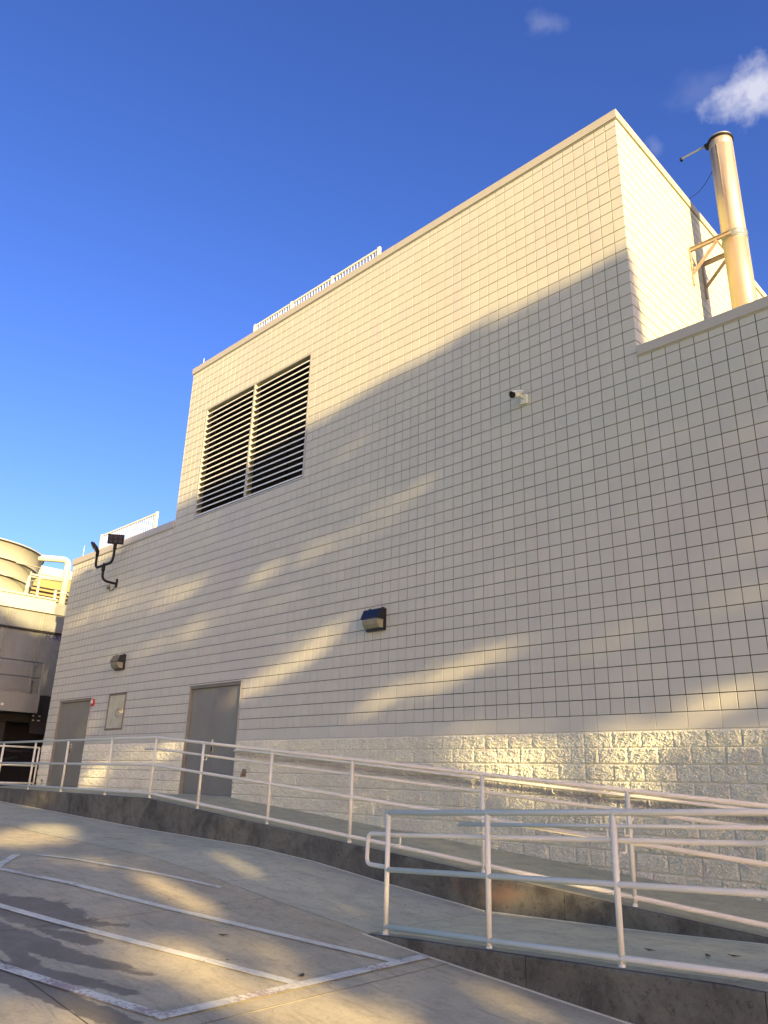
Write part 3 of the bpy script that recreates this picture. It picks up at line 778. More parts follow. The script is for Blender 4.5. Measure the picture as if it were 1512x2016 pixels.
# ------------------------------------------------------------------ things on the wall
def wall_pack(x, z, label):
    t = empty('wall_light', (x,0,z)); tag(t, label, 'wall light', 'wall pack lights on the block wall')
    W, H = .43, .36
    MB().box((-W/2,-.03,-.01),(W/2,-.001,H+.01),.008).build('back_plate', M['bronze'], t)
    # hood: sloping front, closed sides
    hd = MB(); y0, y1 = -.03, -.25
    A = [(y0,H),(-.155,H-.006),(-.225,H-.165),(-.225,H-.178),(-.21,H-.182),(y0,H-.182)]
    vs = [(-W/2+.012,y,z_) for y,z_ in A]+[(W/2-.012,y,z_) for y,z_ in A]; n = len(A)
    fs = [(j,(j+1)%n,(j+1)%n+n,j+n) for j in range(n)]+[tuple(reversed(range(n))),tuple(range(n,2*n))]
    hd.add(vs, fs); hd.box((-.08,-.15,H-.012),(-.04,-.12,H+.012),.002); hd.box((.14,-.07,H-.01),(.19,-.02,H+.03),.004); hd.build('hood', M['bronze'], t)
    sd_ = MB()
    for s in (-1,1): sd_.box((s*(W/2-.012),-.045,.0),(s*(W/2),-.03,H-.17),.002)
    sd_.box((-W/2,-.075,-.012),(W/2,-.03,.022),.006); sd_.build('lens_frame', M['bronze'], t)
    B = [(-.045,.022),(-.045,H-.184),(-.205,H-.184),(-.205,H-.215),(-.185,.085),(-.14,.028)]
    vs = [(-W/2+.03,y,z_) for y,z_ in B]+[(W/2-.03,y,z_) for y,z_ in B]; n = len(B)
    fs = [(j,(j+1)%n,(j+1)%n+n,j+n) for j in range(n)]+[tuple(reversed(range(n))),tuple(range(n,2*n))]
    l = MB(); l.add(vs, fs); l.build('lens', M['lens'], t)
wall_pack(-2.93, 1.58, 'dark bronze wall pack light, in the middle of the wall between upper camera and ramp')
wall_pack(-12.20, 1.60, 'dark bronze wall pack light above the stainless access panel')
def strobe():
    t = empty('fire_alarm', (-13.44,0,.78)); tag(t, 'small red fire alarm strobe at the top corner of the far door', 'fire alarm')
    MB().box((-.06,-.045,0),(.06,0,.15),.006).build('body', M['red'], t)
    MB().box((-.015,-.07,.03),(.045,-.045,.12),.005).build('strobe_lens', M['white'], t)
    MB().box((-.065,-.065,-.018),(.075,-.002,-.004),.002).build('bracket', M['red'], t)
strobe()
def camera_thing():
    t = empty('security_camera', (.285,0,5.0)); tag(t, 'small white bullet security camera high on the shaded wall', 'security camera')
    b = MB(); b.box((-.06,-.045,-.09),(.06,-.001,.06),.006); b.box((-.055,-.055,-.105),(.055,-.01,-.09)); b.build('mounting_box', M['white'], t)
    a = MB(); a.tube(fillet([(0,-.04,.0),(0,-.13,.0),(-.03,-.17,.035)],.03),.022,10); a.build('arm', M['white'], t)
    d = Vector((-.10,-.80,-.34)).normalized(); p = Vector((-.02,-.11,.05)); q = p+d*.19
    c = MB(); c.tube([p-d*.03,q],.052,18); c.build('housing', M['white'], t)
    f = MB(); f.tube([q-d*.004,q+d*.016],.056,18); f.build('lens_face', M['black'], t)
    s = MB(); sx = d.cross(Vector((0,0,1))).normalized(); sz = sx.cross(d).normalized(); vs = []; n = 8
    for k in range(2):
        for i in range(n+1):
            an = R(20+140*i/n); 
            for (l, e) in ((-.05,0),(.24,0)): vs.append(p+d*l+sx*math.cos(an)*(.064+.003*k)+sz*math.sin(an)*(.064+.003*k))
    m = (n+1)*2
    fs = [(2*i,2*i+1,2*i+3,2*i+2) for i in range(n)]+[(m+2*i+1,m+2*i,m+2*i+2,m+2*i+3) for i in range(n)]
    fs += [(2*i+1,m+2*i+1,m+2*i+3,2*i+3) for i in range(n)]
    s.add(vs, fs, True); s.build('sun_shield', M['white'], t)
camera_thing()
def floodlight():
    t = empty('floodlight', (-13.12,0,4.0)); tag(t, 'black twin-head floodlight on a curved arm at the upper left wall', 'floodlight')
    b = MB(); b.box((-.04,-.03,-.10),(.04,0,.14),.005); b.build('mounting_plate', M['black'], t)
    a = MB(); a.tube(fillet([(0,-.02,0),(0,-.44,.02),(0,-.45,.40)],.22,8),.034,12); a.build('arm', M['black'], t)
    j = MB(); j.tube([(0,-.45,.28),(0,-.45,.44)],.048,12); j.tube([(0,-.45,.40),(0,-.45,.50)],.03); j.build('coupling', M['black'], t)
    u = MB(); u.tube(fillet([(-.52,-.45,.86),(-.52,-.45,.44),(.50,-.45,.44),(.50,-.45,.86)],.26,8),.034,12); u.build('yoke', M['black'], t)
    for x in (-.52,.50):
        c = MB(); c.tube([(x,-.45,.80),(x,-.45,.93)],.046,12); c.tube([(x-.05,-.45,.93),(x+.05,-.45,.93)],.03,10); c.build('knuckle', M['black'], t)
    # right head looks out towards the lot, left head looks along the wall to the left
    def head(loc, yaw, tilt):
        e = MB(); e.box((-.21,-.035,-.0),(.21,.035,.27),.02); h = e.build('lamp_head', M['black'], t); h.location = loc
        h.rotation_euler = (tilt,0,yaw)
        g = MB()
        for i in range(3):
            for k in range(2): g.lathe([(.001,0),(.042,0),(.05,-.012)], (0,0,0), 16) if False else g.tube([(-.13+i*.13,-.036,.08+k*.11),(-.13+i*.13,-.042,.08+k*.11)],.044,16)
        l = g.build('lamp_lens', M['bronze'], h)
        f = MB()
        for i in range(7): f.box((-.18+i*.055,.035,.04),(-.175+i*.055,.06,.24))
        f.build('cooling_fin', M['black'], h)
    head((.50,-.45,.94), R(52), R(12)); head((-.52,-.45,.93), R(-30), R(42))
    w = MB(); w.box((-.50,-.05,-.07),(-.38,0,.02),.004); w.build('junction_box', M['rust'], t)
    c = MB(); c.tube(fillet([(-.38,-.03,-.03),(-.30,-.04,-.16),(-.12,-.04,-.16),(-.02,-.03,-.05)],.08),.009,6); c.build('cable', M['cable'], t)
floodlight()
def hose_bib():
    t = empty('hose_bib', (-6.45,0,-.86)); tag(t, 'brown hose bib niche in the white split-face base beside the near door', 'hose bib')
    b = MB(); b.box((-.05,-.05,-.03),(.05,0,.11),.01); b.build('niche', M['rust'], t)
    v = MB(); v.tube(fillet([(0,-.05,.04),(0,-.10,.03),(0,-.10,-.04)],.02),.014,8); v.build('spout', M['rust'], t)
hose_bib()
def small_tap():
    t = empty('pipe_stub', (-15.72,-.05,-1.3)); tag(t, 'tiny metal pipe stub rising from the landing left of the far door', 'pipe stub')
    b = MB(); b.tube([(0,0,0),(0,0,.16)],.013,8); b.build('stem', M['chrome'], t)
    b = MB(); b.box((-.035,-.02,.15),(.035,.02,.19),.005); b.build('head', M['chrome'], t)
small_tap()

# ------------------------------------------------------------------ railings
PR = .024
def flange(t, x, y, z, r=PR):
    m = MB(); m.lathe([(r*1.35,-.02),(r*1.35,.004),(r*1.15,.012),(r*.98,.03)], (x,y,z), 14); return m.build('post_base', M['rail'], t)
def top1(x): return -.25 if x < -6.9 else -.25-.0715*(x+6.9)
def main_rail():
    t = empty('railing'); tag(t, 'long cream pipe railing along the upper ramp and landing edge', 'railing')
    Y = -1.75
    P = [-16.1,-14.3,-12.35,-10.62,-8.62,-6.90,-5.30,-3.38,-1.57,.66,2.49,4.16]
    for nm, off in (('top_rail',0),('mid_rail',-.485),('bottom_rail',-.975)):
        pts = [(P[0],Y,top1(-9)+off),(-6.9,Y,-.25+off),(4.16,Y,top1(4.16)+off)]
        m = MB(); m.tube(pts, PR, 12); m.build(nm, M['rail'], t)
    for x in P:
        m = MB(); m.tube([(x,Y,k1(x)-.02),(x,Y,top1(x))], PR, 12); m.build('post', M['rail'], t); flange(t, x, Y, k1(x))
    hy = Y+.085
    hz = lambda x: top1(x)-.20
    m = MB(); m.tube(fillet([(-7.42,hy,-.45),(-7.0,hy,-.45),(4.05,hy,hz(4.05))],.05), .020, 12); m.build('handrail', M['rail'], t)
    for x in P[6:]:
        m = MB(); z = hz(x); m.tube(fillet([(x,Y+.01,z-.075),(x,hy,z-.075),(x,hy,z-.02)],.03), .008, 8); m.build('bracket', M['rail'], t)
    # second handrail on the lower-ramp side
    hy = Y-.11
    g = lambda x: -1.34+.046*(x-.66)
    m = MB(); m.tube([(.40,hy,g(.4)+.0),(4.1,hy,g(4.1))], .020, 12); m.build('handrail', M['rail'], t)
    for x in (.66,2.49,4.1):
        m = MB(); z = g(x); m.tube(fillet([(x,Y-.01,z-.085),(x,hy,z-.085),(x,hy,z-.02)],.03), .008, 8); m.build('bracket', M['rail'], t)
    m = MB(); m.tube([(2.3,hy,g(2.3)-.02),(2.3,hy,g(2.3)-.19)],.010,8); m.build('drop_bar', M['rail'], t)
main_rail()
def end_rail():
    t = empty('railing'); tag(t, 'short cream pipe railing closing the left end of the door landing', 'railing')
    X = -16.1
    for nm, z in (('top_rail',-.28),('mid_rail',-.76),('bottom_rail',-1.22)):
        m = MB(); m.tube([(X,-1.70,z),(X,-.12,z)], PR, 12); m.build(nm, M['rail'], t)
    for y in (-.12,-1.1):
        m = MB(); m.tube([(X,y,-1.33),(X,y,-.28)], PR, 12); m.build('post', M['rail'], t)
end_rail()
def near_rail():
    t = empty('railing'); tag(t, 'nearest cream pipe railing with looped handrail end on the lower ramp kerb', 'railing')
    Y = -3.62; P = [.945,2.14,3.335,4.53,5.9]
    z0 = lambda x: -1.195+.0465*(x-.945)
    for nm, off in (('top_rail',0),('mid_rail',-.50),('bottom_rail',-.985)):
        m = MB(); m.tube([(P[0]-(PR if off==0 else 0),Y,z0(P[0])+off),(P[-1],Y,z0(P[-1])+off)], PR, 16); m.build(nm, M['rail'], t)
    for x in P:
        m = MB(); m.tube([(x,Y,k2(x)-.03),(x,Y,z0(x))], PR, 16); m.build('post', M['rail'], t); flange(t, x, Y, k2(x)-.006)
    hy = Y+.085; g = lambda x: z0(x)-.20
    lp = [(P[0],hy-.04,-1.69),(.60,hy,-1.69),(.56,hy,-1.685),(.565,hy,-1.40),(.9,hy,g(.9)),(5.8,hy,g(5.8))]
    lp = [(P[0],Y+.01,-1.685),(.90,hy-.02,-1.685),(.58,hy,-1.68),(.59,hy,-1.40),(.95,hy,g(.95)),(5.8,hy,g(5.8))]
    m = MB(); m.tube(fillet(lp,.07,7), .021, 14); m.build('handrail', M['rail'], t)
    for x in (1.03,3.335+.05,4.55):
        m = MB(); z = g(x); m.tube(fillet([(x,Y+.01,z-.085),(x,hy,z-.085),(x,hy,z-.02)],.03), .009, 8); m.build('bracket', M['rail'], t)
near_rail()
def wall_rail():
    t = empty('handrail'); tag(t, 'cream handrail fixed to the split-face wall beside the upper ramp', 'handrail')
    Y = -.095; z = lambda x: -.405-.0715*(x+6.45) if x > -6.45 else -.405
    m = MB(); m.tube(fillet([(-6.79,-.03,-.41),(-6.77,Y,-.405),(-6.45,Y,-.405),(4.6,Y,z(4.6))],.05), .020, 12); m.build('rail', M['rail'], t)
    x = -6.2
    while x < 4.5:
        m = MB(); zz = z(x); m.tube(fillet([(x,-.01,zz-.08),(x,Y,zz-.08),(x,Y,zz-.02)],.03), .008, 8); m.box((x-.03,-.012,zz-.11),(x+.03,.0,zz-.05),.003); m.build('bracket', M['rail'], t); x += 1.35
wall_rail()
def picket_rail(label, x0, x1, Y, zt, zb, posts, n, name='roof_railing'):
    t = empty(name, (0,0,0)); tag(t, label, 'railing')
    MB().box((x0,Y-.02,zt-.05),(x1,Y+.02,zt),.004).build('top_rail', M['white'], t)
    MB().box((x0,Y-.02,zb),(x1,Y+.02,zb+.04),.004).build('bottom_rail', M['white'], t)
    for x in posts: MB().box((x-.04,Y-.03,zb-.35),(x+.04,Y+.03,zt+.02),.004).build('post', M['white'], t)
    me = None; w = (x1-x0)/n
    for i in range(1, n):
        x = x0+i*w
        if any(abs(x-p) < .06 for p in posts): continue
        if me is None:
            m = MB(); m.box((-.011,-.011,zb+.04),(.011,.011,zt-.05)); o = m.build('picket', M['white'], t); me = o.data
        else: o = bpy.data.objects.new('picket', me); COL.objects.link(o); o.parent = t
        o.location = (x,Y,0)
picket_rail('white picket roof railing on the high roof behind the long parapet', -8.85, -4.08, .80, 10.77, 9.8, (-8.85,-7.27,-5.69,-4.08), 46)
picket_rail('white picket roof railing on the lower left roof behind the floodlight', -16.33, -12.93, .80, 6.26, 5.3, (-16.33,-12.93), 27)
def rod(x, y, z0, z1, label):
    t = empty('lightning_rod', (x,y,z0)); tag(t, label, 'lightning rod')
    m = MB(); m.tube([(0,0,0),(0,0,z1-z0)],.008,6); m.build('rod', M['white'], t)
    m = MB(); m.box((-.04,-.04,-.02),(.04,.04,.03),.004); m.build('base', M['white'], t)
rod(-16.45+.35,.2,5.25,5.72,'thin white lightning rod on the low left parapet left of the railing'); rod(-10.25,.17,9.65,10.02,'thin white lightning rod at the left end of the high parapet')

# ------------------------------------------------------------------ exhaust stack
def stack():
    c = (2.95,2.80); r = .205
    t = empty('exhaust_stack', (0,0,0)); tag(t, 'tall stained stainless exhaust stack beside the sunlit side wall', 'exhaust stack')
    for a, b in ((4.6,6.9),(6.9,8.28),(8.28,10.40),(10.40,10.58)):
        m = MB(); m.lathe([(r-.004,a),(r,a+.006),(r,b-.006),(r-.004,b)], (*c,0), 48); m.build('pipe_section', M['stack'], t)
    m = MB(); m.lathe([(r+.001,8.30),(r+.012,8.305),(r+.012,8.33),(r+.004,8.335),(r+.004,8.43),(r+.012,8.435),(r+.012,8.46),(r+.001,8.465)], (*c,0), 48); m.build('clamp_band', M['galv'], t)
    m = MB(); m.lathe([(r-.02,10.56),(r+.022,10.56),(r+.022,10.60),(r-.02,10.60)], (*c,0), 48); m.build('rim', M['black'], t)
    m = MB(); m.lathe([(.0,10.605),(r+.010,10.605),(r+.010,10.635),(.0,10.645)], (*c,0), 48); m.build('rain_cap', M['galv'], t)
    a = MB(); a.box((2.22,c[1]-.10,10.555),(2.75,c[1]-.09,10.60),.002); a.box((2.22,c[1]-.10,10.595),(2.75,c[1]-.06,10.602),.001); a.build('counterweight_arm', M['galv'], t)
    m = MB(); m.box((2.215,c[1]-.105,10.55),(2.26,c[1]-.055,10.605),.003); m.build('counterweight', M['darksteel'], t)
    m = MB(); m.box((2.70,c[1]-.13,10.53),(2.77,c[1]-.02,10.60),.006); m.tube([(2.735,c[1]-.14,10.56),(2.735,c[1]+.0,10.56)],.025,10); m.build('hinge', M['black'], t)
    m = MB(); m.box((c[0]-.012,c[1]-r-.006,9.2),(c[0]-.002,c[1]-r+.004,10.4)); m.build('seam', M['stack'], t)
    B = empty('exhaust_stack_bracket'); bpy.data.objects.remove(B)
    for y in (2.535,3.085):
        br = MB(); br.box((2.237,y-.03,7.60),(2.262,y+.03,8.40),.002); bo = br.build('support_bracket', M['bracket'], t)
        ch = MB(); ch.box((2.262,y-.004,8.31),(2.98,y+.004,8.39)); ch.box((2.262,y-.024,8.384),(2.98,y+.024,8.392)); ch.box((2.262,y-.024,8.308),(2.98,y+.024,8.316)); ch.build('arm', M['bracket'], bo)
        d = Vector((.43,0,.42)).normalized(); n = Vector((-d.z,0,d.x)); p = Vector((2.262,y,7.84)); q = p+d*.66
        dg = MB(); vs = []
        for e in (p,q):
            for (s, w) in ((-.022,-.022),(.022,-.022),(.022,.022),(-.022,.022)): vs.append(e+n*s+Vector((0,w,0)))
        dg.add(vs, [(0,1,2,3),(7,6,5,4),(0,4,5,1),(1,5,6,2),(2,6,7,3),(3,7,4,0)]); dg.build('brace', M['bracket'], bo)
    w = empty('cable'); 
    bpy.data.objects.remove(w)
    m = MB(); pts = []
    A, Bp = Vector((2.26,2.80,9.68)), Vector((2.76,2.72,9.95))
    for i in range(15):
        s = i/14; p = A.lerp(Bp, s); p.z -= .09*math.sin(math.pi*s); pts.append(p)
    m.tube(pts, .006, 6); o = m.build('cable', M['cable']); tag(o, 'thin black cable sagging from the roof edge to the exhaust stack', 'cable')
stack()

# ------------------------------------------------------------------ cooling tower on the left
def cooling_tower():
    t = empty('cooling_tower'); tag(t, 'galvanised cooling tower with cream fan housing left of the building', 'cooling tower')
    XF = -20.0
    MB().box((XF-4.0,-7.0,1.5),(XF-.01,7.0,4.22)).build('casing', M['galv'], t)
    ys = [-6.95,-4.1,-2.5,-1.38,-.30,.83,1.95,3.1,4.2,5.4,6.9]
    for a, b in zip(ys[:-1], ys[1:]):
        for z0, z1 in ((1.5,3.52),(3.62,4.20)):
            MB().box((XF-.01,a+.02,z0),(XF+.012,b-.02,z1),.004).build('casing_panel', M['galv'], t)
    for y in ys[1:-1]:
        m = MB(); m.box((XF+.0,y-.04,1.5),(XF+.055,y-.025,4.2)); m.box((XF+.0,y+.025,1.5),(XF+.055,y+.04,4.2)); m.box((XF+.012,y-.04,1.5),(XF+.016,y+.04,4.2)); m.build('casing_rib', M['galv'], t)
    MB().box((XF+.016,-7,3.54),(XF+.09,7,3.60),.004).build('girt', M['darksteel'], t)
    MB().box((XF-4.1,-7,4.22),(XF+.10,1.14,4.70),.006).build('deck_fascia', M['fan'], t)
    MB().box((XF+.10,-7,4.68),(XF+.16,1.16,4.74),.004).build('deck_lip', M['fan'], t)
    MB().box((XF-4.1,1.16,4.22),(XF+.06,7,4.62),.006).build('rear_fascia', M['galv'], t)
    # fan stack: three stepped rings, flared upwards
    c = (XF-2.15,-1.45,0)
    tiers = [(4.70,2.24,5.22,2.32),(5.22,2.34,5.74,2.44),(5.74,2.46,6.30,2.58)]
    for (za, ra, zb, rb) in tiers:
        m = MB(); m.lathe([(ra,za),(rb,zb),(rb+.04,zb),(rb+.04,zb+.035),(rb-.05,zb+.035),(ra-.05,za)], c, 56); m.build('fan_ring', M['fan'], t)
        m = MB(); m.lathe([(rb+.002,zb-.035),(rb+.03,zb-.035),(rb+.03,zb-.003),(rb+.002,zb-.003)], c, 56); m.build('ring_flange', M['darksteel'], t)
    # lower catwalk
    MB().box((-19.9,-7,.84),(-19.03,.80,1.34),.004).build('catwalk_deck', M['darksteel'], t)
    MB().box((-19.03,-7,.84),(-19.0,.80,1.42),.003).build('catwalk_fascia', M['galv'], t)
    # columns and beams; near-black box behind paints in the shade under the tower
    MB().box((XF-3.9,-7,-1.6),(XF-1.2,7,1.5)).build('under_shade_box', M['dark'], t)
    MB().box((XF-1.2,-7,.6),(XF-.02,7,1.49)).build('sump', M['darksteel'], t)
    for y in (-5.6,-2.6,.2,3.0): MB().box((XF-.3,y-.1,-1.7),(XF-.1,y+.1,.6),.004).build('column', M['darksteel'], t)
    m = MB(); m.box((XF+.02,1.0,.25),(XF+.10,1.75,1.40),.006); m.build('control_box', M['darksteel'], t)
    m = MB()
    for (y, z, w, h) in ((1.10,.98,.05,.09),(1.02,.80,.06,.03),(1.22,.80,.07,.03),(1.04,.66,.06,.03),(1.20,.66,.09,.03)): m.box((XF+.101,y,z),(XF+.105,y+w,z+h))
    m.build('data_plate', M['white'], t)
    for p in ([(XF+.2,-2.0,-.1),(XF+.2,-.2,-.05),(XF+.25,.5,-.35),(XF+.3,1.2,-.3)],[(XF+.3,-.9,-.4),(XF+.3,.0,-.65),(XF+.3,.7,-.5)]):
        m = MB(); m.tube(fillet(p,.3), .035, 8); m.build('pipe', M['darksteel'], t)
    # lettering on the casing
    cu = bpy.data.curves.new('lettering', 'FONT'); cu.body = 'MARLEY'; cu.size = .235; cu.extrude = .002; cu.space_character = 1.02
    tmp = bpy.data.objects.new('lettering_curve', cu); COL.objects.link(tmp); bpy.context.view_layer.update()
    me = bpy.data.meshes.new_from_object(tmp.evaluated_get(bpy.context.evaluated_depsgraph_get())); bpy.data.objects.remove(tmp)
    o = bpy.data.objects.new('lettering', me); COL.objects.link(o); o.parent = t
    o.location = (XF+.0185,1.02,3.355); o.rotation_euler = (R(90),0,R(90)); me.materials.clear(); me.materials.append(M['blueletter'])
    m = MB(); m.box((-18.999,-.35,1.0),(-18.995,-.27,1.07)); m.build('tag_plate', M['white'], t)
cooling_tower()
def pipe_rail(label, X, ys, z0, z1, m_, mids, ret=0):
    t = empty('catwalk_railing'); tag(t, label, 'railing')
    for k, z in enumerate([z1]+mids):
        m = MB(); m.tube([(X,ys[0],z),(X,ys[-1],z)],.018 if k else .022,8); m.build('top_rail' if k == 0 else 'mid_rail', m_, t)
        if ret: 
            m = MB(); m.tube([(X,ys[-1],z),(X-ret,ys[-1],z)],.018,8); m.build('return_rail', m_, t)
    for y in ys:
        m = MB(); m.box((X-.03,y-.03,z0),(X+.03,y+.03,z1),.004); m.build('post', m_, t)
    if ret:
        m = MB(); m.box((X-ret-.03,ys[-1]-.03,z0),(X-ret+.03,ys[-1]+.03,z1),.004); m.build('post', m_, t)
pipe_rail('shaded galvanised railing on the lower catwalk of the cooling tower', -19.02, (-5.8,-3.6,-1.45,.76), 1.40, 2.42, M['galv'], [1.93], ret=.85)
pipe_rail('sunlit cream railing along the top deck of the cooling tower', -19.93, (-6,-3.8,-1.7,.46), 4.70, 5.72, M['fan'], [5.22])
def u_pipe():
    t = empty('overhead_pipe'); tag(t, 'thick white pipe bending over behind the cooling tower deck', 'pipe')
    m = MB(); m.tube(fillet([(-20.6,1.62,4.5),(-20.6,1.62,6.38),(-20.6,.20,6.18),(-21.6,-.6,6.1)],.26,7),.115,18); m.build('pipe_run', M['pipe'], t)
    m = MB(); m.tube([(-20.6,1.62,5.10),(-20.6,1.62,5.16)],.145,18); m.build('coupling', M['pipe'], t)
    m = MB(); m.tube([(-20.6,.2,5.55),(-20.6,1.62,5.60)],.075,12); m.build('cross_pipe', M['pipe'], t)
    m = MB(); m.tube([(-20.6,.34,4.6),(-20.6,.34,5.9)],.07,12); m.build('riser', M['pipe'], t)
u_pipe()
def far_building():
    t = empty('building'); tag(t, 'sunlit yellow block building with louvres far behind the cooling tower', 'building')
    X = -30.0
    MB().box((X-8,-2,-2),(X,12,8.1)).build('wall', M['yellow'], t)
    MB().box((X-.02,-2,7.95),(X+.06,12,8.35),.01).build('parapet_cap', M['fan'], t)
    MB().box((X+.0,3.4,4.6),(X+.03,6.4,7.35)).build('louvre_back', M['dark'], t)
    for i in range(13): MB().box((X+.03,3.5,4.75+i*.2),(X+.12,6.3,4.85+i*.2),.004).build('louvre_blade', M['yellow'], t)
    MB().box((X+.03,4.95,4.6),(X+.16,5.05,7.3),.004).build('mullion', M['fan'], t)
    m = MB(); m.tube([(X+.5,3.8,5.4),(X+.5,5.6,7.0)],.05,8); m.build('stair_stringer', M['darksteel'], t)
far_building()

# ------------------------------------------------------------------ dry leaves on the lower ramp
for i, (x, y, lab) in enumerate(((3.15,-2.82,'small dry leaf on the lower ramp, nearest the kerb wall'),(3.60,-2.76,'curled dark dry leaf on the lower ramp near the right edge'),
                                 (3.75,-2.63,'pale dry leaf scrap at the right edge of the lower ramp'),(1.4,-5.0,'dark dry leaf on the lot between the painted lines'),(.2,-4.9,'brown dry leaf on the lot beside a painted line'))):
    z = (f2(x,y) if y > -3.5 else gz(x,y))+.004
    a = random.uniform(0,6); vs = []; n = 8
    for k in range(n):
        th = 2*math.pi*k/n; rr = .032*(1+.25*math.cos(2*th)); vs.append((rr*math.cos(th)*1.3, rr*math.sin(th)*.7, .006+.008*abs(math.cos(th))))
    vs += [(p[0]*.98,p[1]*.98,p[2]-.0015) for p in vs]
    m = MB(); m.add(vs, [tuple(range(n)), tuple(reversed(range(n,2*n)))]+[(k,k+n,(k+1)%n+n,(k+1)%n) for k in range(n)])
    o = m.build('dry_leaf', M['dryleaf'], None, (x,y,z)); o.rotation_euler = (0,0,a); tag(o, lab, 'leaf')

# ------------------------------------------------------------------ trees between the sun and the wall (out of the frame)
# u runs across the sun's direction, v up across it; crowns keep gaps where light comes through
GAPS = [
(-1.744, 2.525, 0.669, 0.238, -2.822, 0.6),
(-0.612, 1.032, 0.527, 0.194, 3.01, 0.75),
(-1.214, 4.295, 0.534, 0.182, 2.841, 0.264),
(-0.916, 4.344, 0.357, 0.213, -2.834, 0.144),
(0.919, -0.604, 0.264, 0.148, -3.08, 0.9),
(0.289, 0.671, 0.278, 0.124, 2.895, 0.12),
(0.886, 0.459, 0.386, 0.142, 2.922, 0.168),
(0.554, -0.171, 0.291, 0.116, -3.03, 0.12),
(-4.152, 6.338, 1.545, 0.338, 2.493, 0.264),
(-3.46, 4.719, 1.402, 0.223, 2.552, 0.144),
(-2.172, 4.687, 0.482, 0.174, 2.672, 0.168),
(0.121, -0.761, 0.914, 0.26, 2.078, 1.0),
(0.712, -0.814, 0.567, 0.171, 2.396, 0.6),
(-3.366, 2.011, 0.556, 0.13, 2.67, 0.8),
(-4.193, 2.167, 0.237, 0.213, 1.8, 0.9),
(-4.134, 3.438, 0.411, 0.228, 2.95, 0.168),
(-1.293, -2.399, 0.341, 0.136, 2.546, 1),
(-5.565, 1.242, 0.312, 0.121, 2.739, 0.85),
(-5.804, -0.517, 0.719, 0.417, -2.74, 1),
(-4.667, -2.058, 0.463, 0.163, 2.129, 1),
(-3.469, -1.561, 0.278, 0.168, 2.304, 0.85),
(-5.333, -1.424, 0.429, 0.134, 2.93, 0.45),
(-4.912, -2.964, 0.609, 0.235, 2.582, 0.91),
(-4.361, -2.766, 0.386, 0.138, 2.561, 0.85),
(-4.404, -3.334, 0.504, 0.218, 3.055, 1),
(-4.343, -3.2, 0.357, 0.148, 2.953, 1),
(-3.237, -3.181, 0.352, 0.183, 2.546, 0.74),
(-3.336, -2.315, 0.171, 0.128, 1.606, 0.45),
(-6.09, -3.178, 0.394, 0.108, 2.769, 0.85),
(-5.457, -2.568, 0.17, 0.104, 2.366, 0.45)
]
EU = [-14, -7.37, -6.37, -5.17, -4.65, -3.3, -3.11, -1.69, -1.23, -0.64, -0.36, 0.0, 0.42, 0.74, 0.88, 1.04, 1.44, 2.64, 6.5]
EV = [9.5, 8.9, 8.45, 8.39, 8.11, 7.95, 7.88, 7.3, 7.13, 6.81, 6.83, 6.53, 6.16, 6.08, 5.6, 4.45, 4.35, 4.3, 3.6]
def light(u, v):
    """share of light the crowns let through towards (u, v)"""
    top = lerp(EU, EV, u)
    if v > top: return 1.0
    g = 0
    for (cu, cv, a, b, an, w) in GAPS:
        du, dv = u-cu, v-cv; p = du*math.cos(an)+dv*math.sin(an); q = -du*math.sin(an)+dv*math.cos(an)
        d = math.sqrt((p/(a*1.05))**2+(q/(b*1.05))**2)
        g = max(g, w*max(0,min(1,(1.2-d)/.5)))
    return g
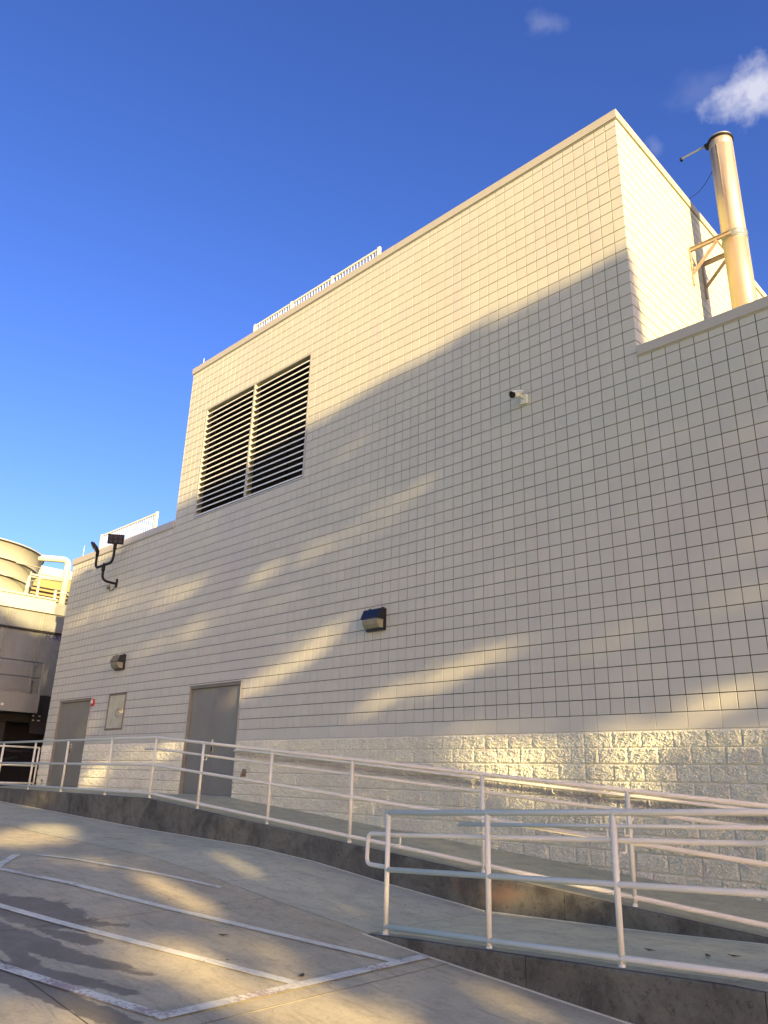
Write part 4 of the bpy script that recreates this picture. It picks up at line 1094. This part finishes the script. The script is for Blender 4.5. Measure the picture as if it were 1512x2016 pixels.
def grove():
    H = 34.0
    sh = Vector((-math.cos(AL), math.sin(AL), 0)); nu = Vector((math.sin(AL), math.cos(AL), 0))
    def at(u, v, h):            # point on the ray through (u, v), h metres upwind of the wall
        z = (v + h*math.sin(EL))/math.cos(EL); return nu*u - sh*h + Vector((0,0,z))
    trees = []
    labs = ['broad leafy tree furthest left of the grove shading the wall','dense leafy tree second in the grove shading the wall','tall leafy tree in the middle of the grove shading the wall','shorter leafy tree at the north end of the grove','leafy tree at the far north of the grove, lowest crown']
    uc = [-11.2,-7.2,-3.4,.2,4.2]
    rnd = np.random.RandomState(5)
    for k, u0 in enumerate(uc):
        base = at(u0, 0, H); base.z = gz(base.x, base.y)-.04
        t = empty('tree', base); tag(t, labs[k], 'tree', 'trees in the grove beside the lot')
        topz = at(u0, lerp(EU, EV, u0), H).z-base.z
        m = MB(); m.tube([(0,0,-.1),(.05,.02,topz*.3),(.0,.1,topz*.55),(.1,.0,topz*.82)],.2,10,rs=[.30,.22,.15,.05])
        for i in range(7):
            a = rnd.rand()*6.28; z = topz*(.34+.07*i); L2 = 1.5+rnd.rand()*.8
            m.tube([(0,0,z),(math.cos(a)*L2*.5,math.sin(a)*L2*.5,z+.7),(math.cos(a)*L2,math.sin(a)*L2,z+1.3)],.06,6,rs=[.08,.05,.02])
        m.build('trunk', M['bark'], t); trees.append((t, u0, base, [], []))
    NQ = 82000
    us = rnd.uniform(-13.5, 6.2, NQ); vs_ = rnd.uniform(-4.6, 9.6, NQ); hs = H+rnd.uniform(-2.2,2.2,NQ); keep = rnd.rand(NQ)
    orient = rnd.normal(size=(NQ,6)); sz = rnd.uniform(.10,.17,NQ)
    for i in range(NQ):
        u, v = us[i], vs_[i]
        l = light(u, v)
        if l > .03 and keep[i] < max(0, 1+math.log(l)/4.6): continue
        if l >= .99: continue
        p = at(u, v, hs[i]); k = min(range(len(uc)), key=lambda j: abs(uc[j]-u)); t, u0, base, V_, F_ = trees[k]
        a = Vector(orient[i,:3]).normalized(); b = a.cross(Vector(orient[i,3:])).normalized(); s = sz[i]
        q = p-base; n = len(V_)
        V_ += [tuple(q-a*s*1.25), tuple(q-b*s*.75), tuple(q+a*s*1.25), tuple(q+b*s*.75)]; F_.append((n,n+1,n+2,n+3))
    for (t, u0, base, V_, F_) in trees:
        m = MB(); m.add(V_, F_); o = m.build('crown', M['leaf'], t)
grove()

SC.render.engine = 'CYCLES'
SC.cycles.max_bounces = 6
SC.cycles.use_denoising = True
